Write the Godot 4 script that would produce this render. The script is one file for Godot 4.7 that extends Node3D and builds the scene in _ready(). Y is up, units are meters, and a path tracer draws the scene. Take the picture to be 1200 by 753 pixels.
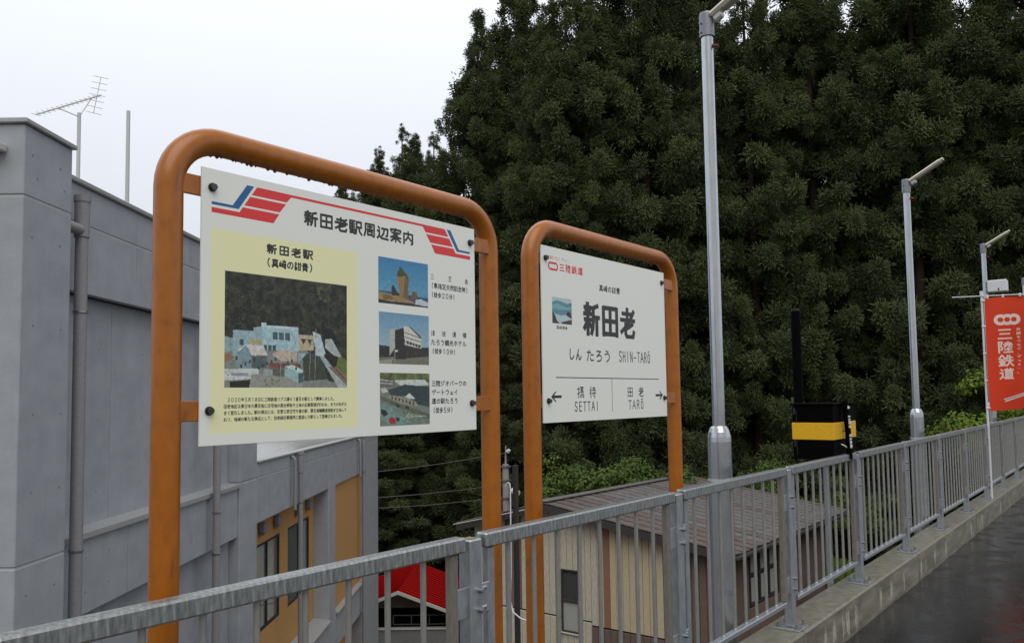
extends Node3D

# ---------------------------------------------------------------- mesh builder
class MB:
	var v := PackedVector3Array()
	var n := PackedVector3Array()
	var t := PackedVector2Array()
	var c := PackedColorArray()
	var i := PackedInt32Array()
	var tint := Color(1, 1, 1)
	func quad(p: Vector3, q: Vector3, r: Vector3, s: Vector3, nm: Vector3, uv := [Vector2(0, 0), Vector2(1, 0), Vector2(1, 1), Vector2(0, 1)]) -> void:
		var b := v.size()
		var k := 0
		for w in [p, q, r, s]:
			v.append(w); n.append(nm); t.append(uv[k]); c.append(tint); k += 1
		if (q - p).cross(r - p).dot(nm) > 0.0:
			i.append_array(PackedInt32Array([b, b + 2, b + 1, b, b + 3, b + 2]))
		else:
			i.append_array(PackedInt32Array([b, b + 1, b + 2, b, b + 2, b + 3]))
	func tri(p: Vector3, q: Vector3, r: Vector3, nm: Vector3) -> void:
		var b := v.size()
		for w in [p, q, r]:
			v.append(w); n.append(nm); t.append(Vector2.ZERO); c.append(tint)
		if (q - p).cross(r - p).dot(nm) > 0.0:
			i.append_array(PackedInt32Array([b, b + 2, b + 1]))
		else:
			i.append_array(PackedInt32Array([b, b + 1, b + 2]))
	func box(at: Vector3, size: Vector3, bevel := 0.0, bs := Basis()) -> void:
		var h := size * 0.5
		var e := minf(bevel, minf(h.x, minf(h.y, h.z)) * 0.9)
		for a in 3:
			var b := (a + 1) % 3
			var d := (a + 2) % 3
			for s in [-1.0, 1.0]:
				var ps := []
				for k in [[-1.0, -1.0], [1.0, -1.0], [1.0, 1.0], [-1.0, 1.0]]:
					var p := Vector3.ZERO
					p[a] = s * h[a]; p[b] = k[0] * (h[b] - e); p[d] = k[1] * (h[d] - e)
					ps.append(at + bs * p)
				var nm := Vector3.ZERO
				nm[a] = s
				quad(ps[0], ps[1], ps[2], ps[3], bs * nm)
		if e <= 0.0:
			return
		for a in 3:
			var b := (a + 1) % 3
			var d := (a + 2) % 3
			for s in [-1.0, 1.0]:
				for u in [-1.0, 1.0]:
					var ps := []
					for w in [[0, -1.0], [0, 1.0], [1, 1.0], [1, -1.0]]:
						var p := Vector3.ZERO
						p[a] = s * (h[a] - (e if w[0] == 1 else 0.0))
						p[b] = u * (h[b] - (0.0 if w[0] == 1 else e))
						p[d] = w[1] * (h[d] - e)
						ps.append(at + bs * p)
					var nm := Vector3.ZERO
					nm[a] = s; nm[b] = u
					quad(ps[0], ps[1], ps[2], ps[3], bs * nm.normalized())
		for s in [-1.0, 1.0]:
			for u in [-1.0, 1.0]:
				for w in [-1.0, 1.0]:
					tri(at + bs * Vector3(s * h.x, u * (h.y - e), w * (h.z - e)), at + bs * Vector3(s * (h.x - e), u * h.y, w * (h.z - e)), at + bs * Vector3(s * (h.x - e), u * (h.y - e), w * h.z), bs * Vector3(s, u, w).normalized())
	func tube(path: PackedVector3Array, rads, seg := 12, caps := true) -> void:
		var up := Vector3(0.013, 0.031, 1.0)
		var rings := []
		var m := path.size()
		var last := Vector3.ZERO
		for k in m:
			var d := ((path[mini(k + 1, m - 1)] - path[maxi(k - 1, 0)])).normalized()
			var x: Vector3 = last
			if k == 0:
				x = up if absf(d.dot(up.normalized())) < 0.9 else Vector3(1, 0.02, 0.01)
			x = (x - d * x.dot(d)).normalized()
			last = x
			var y := d.cross(x)
			var r: float = rads if rads is float else rads[k]
			var b := v.size()
			rings.append(b)
			for j in seg + 1:
				var a := TAU * j / seg
				var nm := x * cos(a) + y * sin(a)
				v.append(path[k] + nm * r); n.append(nm); t.append(Vector2(float(j) / seg, float(k))); c.append(tint)
		for k in m - 1:
			for j in seg:
				var p: int = rings[k] + j
				var q: int = rings[k + 1] + j
				i.append_array(PackedInt32Array([p, q, p + 1, p + 1, q, q + 1]))
		if caps:
			for e in [0, m - 1]:
				var d2 := (path[1] - path[0]).normalized() * -1.0 if e == 0 else (path[m - 1] - path[m - 2]).normalized()
				var r0: int = rings[e]
				for j in seg:
					tri(path[e], v[r0 + j], v[r0 + j + 1], d2)
	func lathe(at: Vector3, prof: Array, seg := 20) -> void:
		for k in prof.size() - 1:
			var a: Vector2 = prof[k]
			var b: Vector2 = prof[k + 1]
			var sl := Vector2(b.y - a.y, a.x - b.x).normalized()
			for j in seg:
				var u := TAU * j / seg
				var w := TAU * (j + 1) / seg
				var du := Vector3(cos(u), 0, sin(u))
				var dw := Vector3(cos(w), 0, sin(w))
				var s := v.size()
				for e in [[a, du], [a, dw], [b, dw], [b, du]]:
					v.append(at + e[1] * e[0].x + Vector3(0, e[0].y, 0))
					n.append((e[1] * sl.x + Vector3(0, sl.y, 0)).normalized())
					t.append(Vector2.ZERO); c.append(tint)
				i.append_array(PackedInt32Array([s, s + 1, s + 2, s, s + 2, s + 3]))
	func prism(pts: Array, depth: Vector3) -> void:   # pts: planar convex outline in 3D, extruded along depth
		var m := pts.size()
		var mid := Vector3.ZERO
		for p in pts:
			mid += p / m
		var nm: Vector3 = (pts[1] - pts[0]).cross(pts[2] - pts[0]).normalized()
		if nm.dot(depth) > 0.0:
			nm = -nm
		for k in m:
			var a: Vector3 = pts[k]
			var b: Vector3 = pts[(k + 1) % m]
			tri(mid, a, b, nm)
			tri(mid + depth, a + depth, b + depth, -nm)
			var sn := (b - a).cross(depth).normalized()
			if sn.dot((a + b) * 0.5 - mid) < 0.0:
				sn = -sn
			quad(a, b, b + depth, a + depth, sn)
	func mesh() -> ArrayMesh:
		var arr := []
		arr.resize(Mesh.ARRAY_MAX)
		arr[Mesh.ARRAY_VERTEX] = v; arr[Mesh.ARRAY_NORMAL] = n; arr[Mesh.ARRAY_TEX_UV] = t; arr[Mesh.ARRAY_COLOR] = c; arr[Mesh.ARRAY_INDEX] = i
		var o := ArrayMesh.new()
		o.add_surface_from_arrays(Mesh.PRIMITIVE_TRIANGLES, arr)
		return o

# ---------------------------------------------------------------- scene helpers
var M := {}
var box_cache := {}
var used := {}

func numbered(called: String) -> String:
	used[called] = used.get(called, 0) + 1
	return called if used[called] == 1 else "%s_%03d" % [called, used[called] - 1]

func thing(called: String, at: Vector3, label: String, category: String, group := "", turn := 0.0) -> Node3D:
	var o := Node3D.new()
	o.name = numbered(called)
	add_child(o, true)
	o.position = at
	o.rotation.y = turn
	o.set_meta("label", label)
	o.set_meta("category", category)
	if group:
		o.set_meta("group", group)
	return o

func part(parent: Node, called: String, m: Mesh, mt: Material, at := Vector3.ZERO) -> MeshInstance3D:
	var o := MeshInstance3D.new()
	o.name = called
	o.mesh = m
	o.material_override = mt
	o.position = at
	parent.add_child(o, true)
	return o

func structure(called: String, m: Mesh, mt: Material, at := Vector3.ZERO) -> MeshInstance3D:
	var o := part(self, numbered(called), m, mt, at)
	o.set_meta("kind", "structure")
	return o

func box_mesh(size: Vector3, bevel := 0.0) -> ArrayMesh:
	var key := "%.4f %.4f %.4f %.4f" % [size.x, size.y, size.z, bevel]
	if not box_cache.has(key):
		var b := MB.new()
		b.box(Vector3.ZERO, size, bevel)
		box_cache[key] = b.mesh()
	return box_cache[key]

func pbox(parent: Node, called: String, lo: Vector3, hi: Vector3, mt: Material, bevel := 0.0) -> MeshInstance3D:
	return part(parent, called, box_mesh((hi - lo).abs(), bevel), mt, (lo + hi) * 0.5)

func rod(a: Vector3, b: Vector3, r0: float, r1 := -1.0, seg := 12) -> ArrayMesh:
	var m := MB.new()
	m.tube(PackedVector3Array([a, b]), [r0, r0 if r1 < 0.0 else r1], seg)
	return m.mesh()

# ---------------------------------------------------------------- materials
func noise_tex(sd: int, freq: float, cols: Array, oct := 4, kind := FastNoiseLite.TYPE_SIMPLEX_SMOOTH, size := 512) -> NoiseTexture2D:
	var f := FastNoiseLite.new()
	f.seed = sd
	f.frequency = freq
	f.noise_type = kind
	f.fractal_octaves = oct
	var g := Gradient.new()
	var offs := PackedFloat32Array()
	var cc := PackedColorArray()
	for k in cols.size():
		offs.append(float(k) / (cols.size() - 1))
		cc.append(cols[k])
	g.offsets = offs
	g.colors = cc
	var t := NoiseTexture2D.new()
	t.width = size
	t.height = size
	t.seamless = true
	t.noise = f
	t.color_ramp = g
	return t

func weathered(sd: int, mid: Color, spread: float, run: float) -> ImageTexture:
	# seamless sheet: broad cloudy tone, fine grit, pits and faint upright rain runs
	var f := FastNoiseLite.new()
	f.seed = sd
	f.frequency = 0.012
	f.fractal_octaves = 4
	var broad := f.get_seamless_image(512, 512)
	f.seed = sd + 1
	f.frequency = 0.11
	var grit := f.get_seamless_image(512, 512)
	f.seed = sd + 2
	f.frequency = 0.035
	var runs := f.get_seamless_image(512, 48)
	runs.resize(512, 512, Image.INTERPOLATE_CUBIC)
	var im := Image.create(512, 512, false, Image.FORMAT_RGB8)
	for y in 512:
		for x in 512:
			var b := broad.get_pixel(x, y).r - 0.5
			var g := grit.get_pixel(x, y).r - 0.5
			var r := maxf(0.0, runs.get_pixel(x, y).r - 0.52)
			var q := b * spread + g * spread * 0.45 - r * run
			if g > 0.33:
				q -= 0.05
			im.set_pixel(x, y, Color(mid.r + q, mid.g + q, mid.b + q))
	return ImageTexture.create_from_image(im)

func grey(x: float) -> Color:
	return Color(x, x, x)

func mat(col: Color, rough := 0.7, metal := 0.0) -> StandardMaterial3D:
	var m := StandardMaterial3D.new()
	m.albedo_color = col
	m.roughness = rough
	m.metallic = metal
	return m

func tex_mat(t: Texture2D, scale: Vector3, rough := 0.7, metal := 0.0, bump: Texture2D = null, bump_cm := 0.0) -> StandardMaterial3D:
	var m := mat(Color(1, 1, 1), rough, metal)
	m.albedo_texture = t
	m.uv1_triplanar = true
	m.uv1_world_triplanar = true
	m.uv1_scale = scale
	if bump:
		m.heightmap_enabled = true
		m.heightmap_texture = bump
		m.heightmap_scale = bump_cm
	return m

func make_materials() -> void:
	var fine := noise_tex(5, 0.05, [grey(0.0), grey(1.0)], 5)
	var speck := noise_tex(6, 0.12, [grey(0.2), grey(0.5), grey(0.8)], 3)
	M.concrete = tex_mat(weathered(1, Color(0.615, 0.632, 0.665), 0.07, 0.045), Vector3.ONE * 0.4, 0.75, 0.0, fine, 0.1)
	M.concrete_b = tex_mat(weathered(11, Color(0.605, 0.622, 0.655), 0.07, 0.06), Vector3.ONE * 0.43, 0.75, 0.0, fine, 0.1)
	M.sealant = mat(Color(0.66, 0.67, 0.68), 0.8)
	M.joint = mat(Color(0.33, 0.34, 0.36), 0.9)
	M.plug = mat(Color(0.52, 0.53, 0.55), 0.9)
	M.glass_dim = mat(Color(0.4, 0.42, 0.43, 0.25), 0.2)
	M.glass_dim.transparency = BaseMaterial3D.TRANSPARENCY_ALPHA
	M.glass_dim.metallic_specular = 0.2
	M.coping = tex_mat(noise_tex(12, 0.03, [Color(0.62, 0.63, 0.64), Color(0.68, 0.69, 0.7)], 4), Vector3.ONE * 1.0, 0.45, 0.2)
	M.pipe = tex_mat(noise_tex(13, 0.03, [Color(0.5, 0.5, 0.52), Color(0.56, 0.56, 0.58)], 4), Vector3.ONE * 1.2, 0.55)
	M.ochre = tex_mat(noise_tex(14, 0.03, [Color(0.7, 0.53, 0.33), Color(0.76, 0.58, 0.37)], 5), Vector3.ONE * 0.6, 0.75)
	M.roof_sheet = tex_mat(noise_tex(15, 0.02, [Color(0.48, 0.48, 0.49), Color(0.6, 0.6, 0.6)], 5), Vector3.ONE * 0.4, 0.25)
	M.dark_frame = mat(Color(0.16, 0.16, 0.17), 0.4, 0.3)
	M.room = mat(Color(0.55, 0.54, 0.5), 0.9)
	M.shed_wood = tex_mat(noise_tex(64, 0.02, [Color(0.38, 0.34, 0.3), Color(0.46, 0.42, 0.37)], 5), Vector3(2, 0.4, 2), 0.85)
	M.picket = tex_mat(noise_tex(26, 0.03, [Color(0.56, 0.565, 0.56), Color(0.66, 0.66, 0.65)], 4), Vector3(3, 1, 3), 0.4, 0.6)
	M.zinc_brown = tex_mat(noise_tex(27, 0.03, [Color(0.45, 0.43, 0.405), Color(0.54, 0.515, 0.485)], 4), Vector3(3, 1, 3), 0.5, 0.4)  # browner zinc for the far-end stile of each fence panel
	M.curtain = mat(Color(0.4, 0.4, 0.37), 0.9)
	M.glass = mat(Color(0.7, 0.75, 0.78, 0.18), 0.03)
	M.glass.transparency = BaseMaterial3D.TRANSPARENCY_ALPHA
	# galvanised steel: patchy zinc, upright runs of wet on the broad faces
	M.zinc = tex_mat(noise_tex(21, 0.03, [Color(0.56, 0.58, 0.605), Color(0.63, 0.65, 0.675), Color(0.69, 0.71, 0.735)], 5), Vector3(1.4, 0.7, 1.4), 0.36, 0.7, speck, 0.03)
	M.zinc_rail = tex_mat(noise_tex(22, 0.02, [Color(0.45, 0.465, 0.465), Color(0.55, 0.565, 0.57), Color(0.65, 0.665, 0.67), Color(0.86, 0.87, 0.875)], 5), Vector3(4.0, 1.3, 6.5), 0.36, 0.75, speck, 0.03)
	M.zinc_pole = tex_mat(noise_tex(23, 0.02, [Color(0.68, 0.7, 0.73), Color(0.76, 0.775, 0.8)], 5), Vector3(2, 0.5, 2), 0.22, 0.9)
	M.zinc_cap = tex_mat(noise_tex(24, 0.03, [Color(0.48, 0.49, 0.54), Color(0.56, 0.57, 0.62)], 4), Vector3.ONE * 3.0, 0.45, 0.5)
	M.steel_bolt = mat(Color(0.6, 0.61, 0.62), 0.3, 0.85)
	M.dark_bolt = mat(Color(0.3, 0.3, 0.3), 0.35, 0.8)
	M.lichen = tex_mat(noise_tex(25, 0.06, [Color(0.42, 0.4, 0.28), Color(0.62, 0.58, 0.42)], 4), Vector3.ONE * 10.0, 0.9)
	M.orange = tex_mat(noise_tex(31, 0.025, [Color(0.47, 0.265, 0.015), Color(0.59, 0.335, 0.005), Color(0.615, 0.35, 0.008), Color(0.63, 0.36, 0.012), Color(0.65, 0.39, 0.06)], 6), Vector3(2.0, 1.0, 2.0), 0.36, 0.0, speck, 0.02)
	M.orange.clearcoat_enabled = true
	M.orange.clearcoat = 0.12
	M.orange.clearcoat_roughness = 0.15
	M.drop = mat(Color(0.42, 0.3, 0.22), 0.05)  # reflected pipe colour painted into the water drops as opaque brown
	M.plate = mat(Color(0.87, 0.885, 0.875), 0.45)
	M.lamp_body = mat(Color(0.8, 0.78, 0.72), 0.4)
	M.lamp_lens = mat(Color(0.62, 0.6, 0.55), 0.35)
	M.rust = mat(Color(0.42, 0.25, 0.2), 0.8)
	M.black_paint = tex_mat(noise_tex(33, 0.04, [Color(0.02, 0.02, 0.022), Color(0.045, 0.045, 0.048)], 4), Vector3.ONE * 2.0, 0.65)
	M.black_paint.metallic_specular = 0.12
	M.yellow = tex_mat(noise_tex(34, 0.03, [Color(0.84, 0.64, 0.02), Color(0.9, 0.7, 0.04)], 4), Vector3.ONE * 2.0, 0.4)
	M.white_plastic = mat(Color(0.82, 0.83, 0.85), 0.45)
	M.white_metal = mat(Color(0.74, 0.75, 0.76), 0.4, 0.3)
	M.timber_dark = tex_mat(noise_tex(35, 0.03, [Color(0.13, 0.13, 0.125), Color(0.2, 0.2, 0.19)], 4), Vector3(6, 1, 6), 0.8)
	# wet platform
	var wet := noise_tex(41, 0.008, [grey(0.05), grey(0.05), grey(0.07), grey(0.3), grey(0.34), grey(0.42)], 5, FastNoiseLite.TYPE_SIMPLEX_SMOOTH, 1024)
	M.asphalt = tex_mat(noise_tex(42, 0.06, [Color(0.055, 0.056, 0.058), Color(0.085, 0.086, 0.088), Color(0.12, 0.12, 0.12)], 5, FastNoiseLite.TYPE_SIMPLEX_SMOOTH, 1024), Vector3.ONE * 0.3, 1.0, 0.0, noise_tex(43, 0.3, [grey(0.0), grey(1.0)], 3, FastNoiseLite.TYPE_SIMPLEX_SMOOTH, 1024), 0.12)
	M.asphalt.roughness_texture = wet
	M.asphalt.roughness_texture_channel = BaseMaterial3D.TEXTURE_CHANNEL_RED
	M.kerb = tex_mat(noise_tex(44, 0.02, [Color(0.38, 0.37, 0.33), Color(0.44, 0.43, 0.385), Color(0.5, 0.49, 0.445)], 6), Vector3.ONE * 0.9, 0.42, 0.0, fine, 0.2)
	M.slab = tex_mat(noise_tex(45, 0.02, [Color(0.4, 0.4, 0.38), Color(0.52, 0.52, 0.5)], 6), Vector3.ONE * 0.6, 0.8)
	# old house
	M.cream = tex_mat(noise_tex(51, 0.02, [Color(0.7, 0.68, 0.62), Color(0.78, 0.755, 0.69), Color(0.82, 0.8, 0.74)], 5), Vector3(1.5, 0.4, 1.5), 0.7)
	M.cream_yellow = tex_mat(noise_tex(52, 0.02, [Color(0.74, 0.69, 0.59), Color(0.81, 0.755, 0.645)], 5), Vector3(1.5, 0.4, 1.5), 0.7)
	M.terracotta = tex_mat(noise_tex(53, 0.02, [Color(0.55, 0.4, 0.31), Color(0.62, 0.46, 0.37)], 5), Vector3(2, 0.5, 2), 0.75)
	M.brown_board = tex_mat(noise_tex(54, 0.02, [Color(0.4, 0.34, 0.325), Color(0.48, 0.41, 0.385)], 5), Vector3(2, 0.4, 2), 0.75)
	M.mauve = tex_mat(noise_tex(55, 0.02, [Color(0.45, 0.36, 0.33), Color(0.52, 0.43, 0.4)], 5), Vector3(2, 0.5, 2), 0.75)
	M.tin_roof = tex_mat(noise_tex(56, 0.012, [Color(0.42, 0.405, 0.41), Color(0.5, 0.485, 0.495), Color(0.55, 0.54, 0.55)], 6), Vector3.ONE * 0.5, 0.42, 0.15)
	M.tin_roof_rust = tex_mat(noise_tex(57, 0.012, [Color(0.36, 0.32, 0.315), Color(0.44, 0.405, 0.4), Color(0.5, 0.48, 0.48)], 6), Vector3.ONE * 0.5, 0.5, 0.1)
	M.fascia = mat(Color(0.25, 0.23, 0.23), 0.6)
	M.shoji = mat(Color(0.66, 0.67, 0.66), 0.7)
	M.red_tile = tex_mat(noise_tex(58, 0.02, [Color(0.66, 0.06, 0.07), Color(0.78, 0.09, 0.1)], 5), Vector3.ONE * 1.0, 0.35)
	M.barge = mat(Color(0.72, 0.72, 0.7), 0.6)
	M.grey_wall = tex_mat(noise_tex(59, 0.02, [Color(0.42, 0.42, 0.42), Color(0.5, 0.5, 0.5)], 5), Vector3.ONE * 0.8, 0.8)
	M.pole_concrete = tex_mat(noise_tex(60, 0.02, [Color(0.5, 0.5, 0.5), Color(0.6, 0.6, 0.59)], 5), Vector3.ONE * 1.0, 0.8)
	M.wire = mat(Color(0.3, 0.3, 0.31), 0.5)
	# planting and soil
	M.bark = tex_mat(noise_tex(61, 0.03, [Color(0.2, 0.155, 0.125), Color(0.31, 0.25, 0.21)], 5), Vector3(3, 0.5, 3), 0.95)
	M.leaf = mat(Color(1, 1, 1), 0.8)
	M.leaf.metallic_specular = 0.2
	M.leaf.vertex_color_use_as_albedo = true
	M.leaf.backlight_enabled = true
	M.leaf.backlight = Color(0.1, 0.14, 0.04)
	M.soil = tex_mat(noise_tex(62, 0.02, [Color(0.13, 0.13, 0.09), Color(0.2, 0.18, 0.13), Color(0.22, 0.24, 0.13)], 6), Vector3.ONE * 0.12, 0.95)
	M.ground = tex_mat(noise_tex(63, 0.02, [Color(0.27, 0.28, 0.26), Color(0.36, 0.36, 0.34)], 6), Vector3.ONE * 0.08, 0.8)

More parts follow.
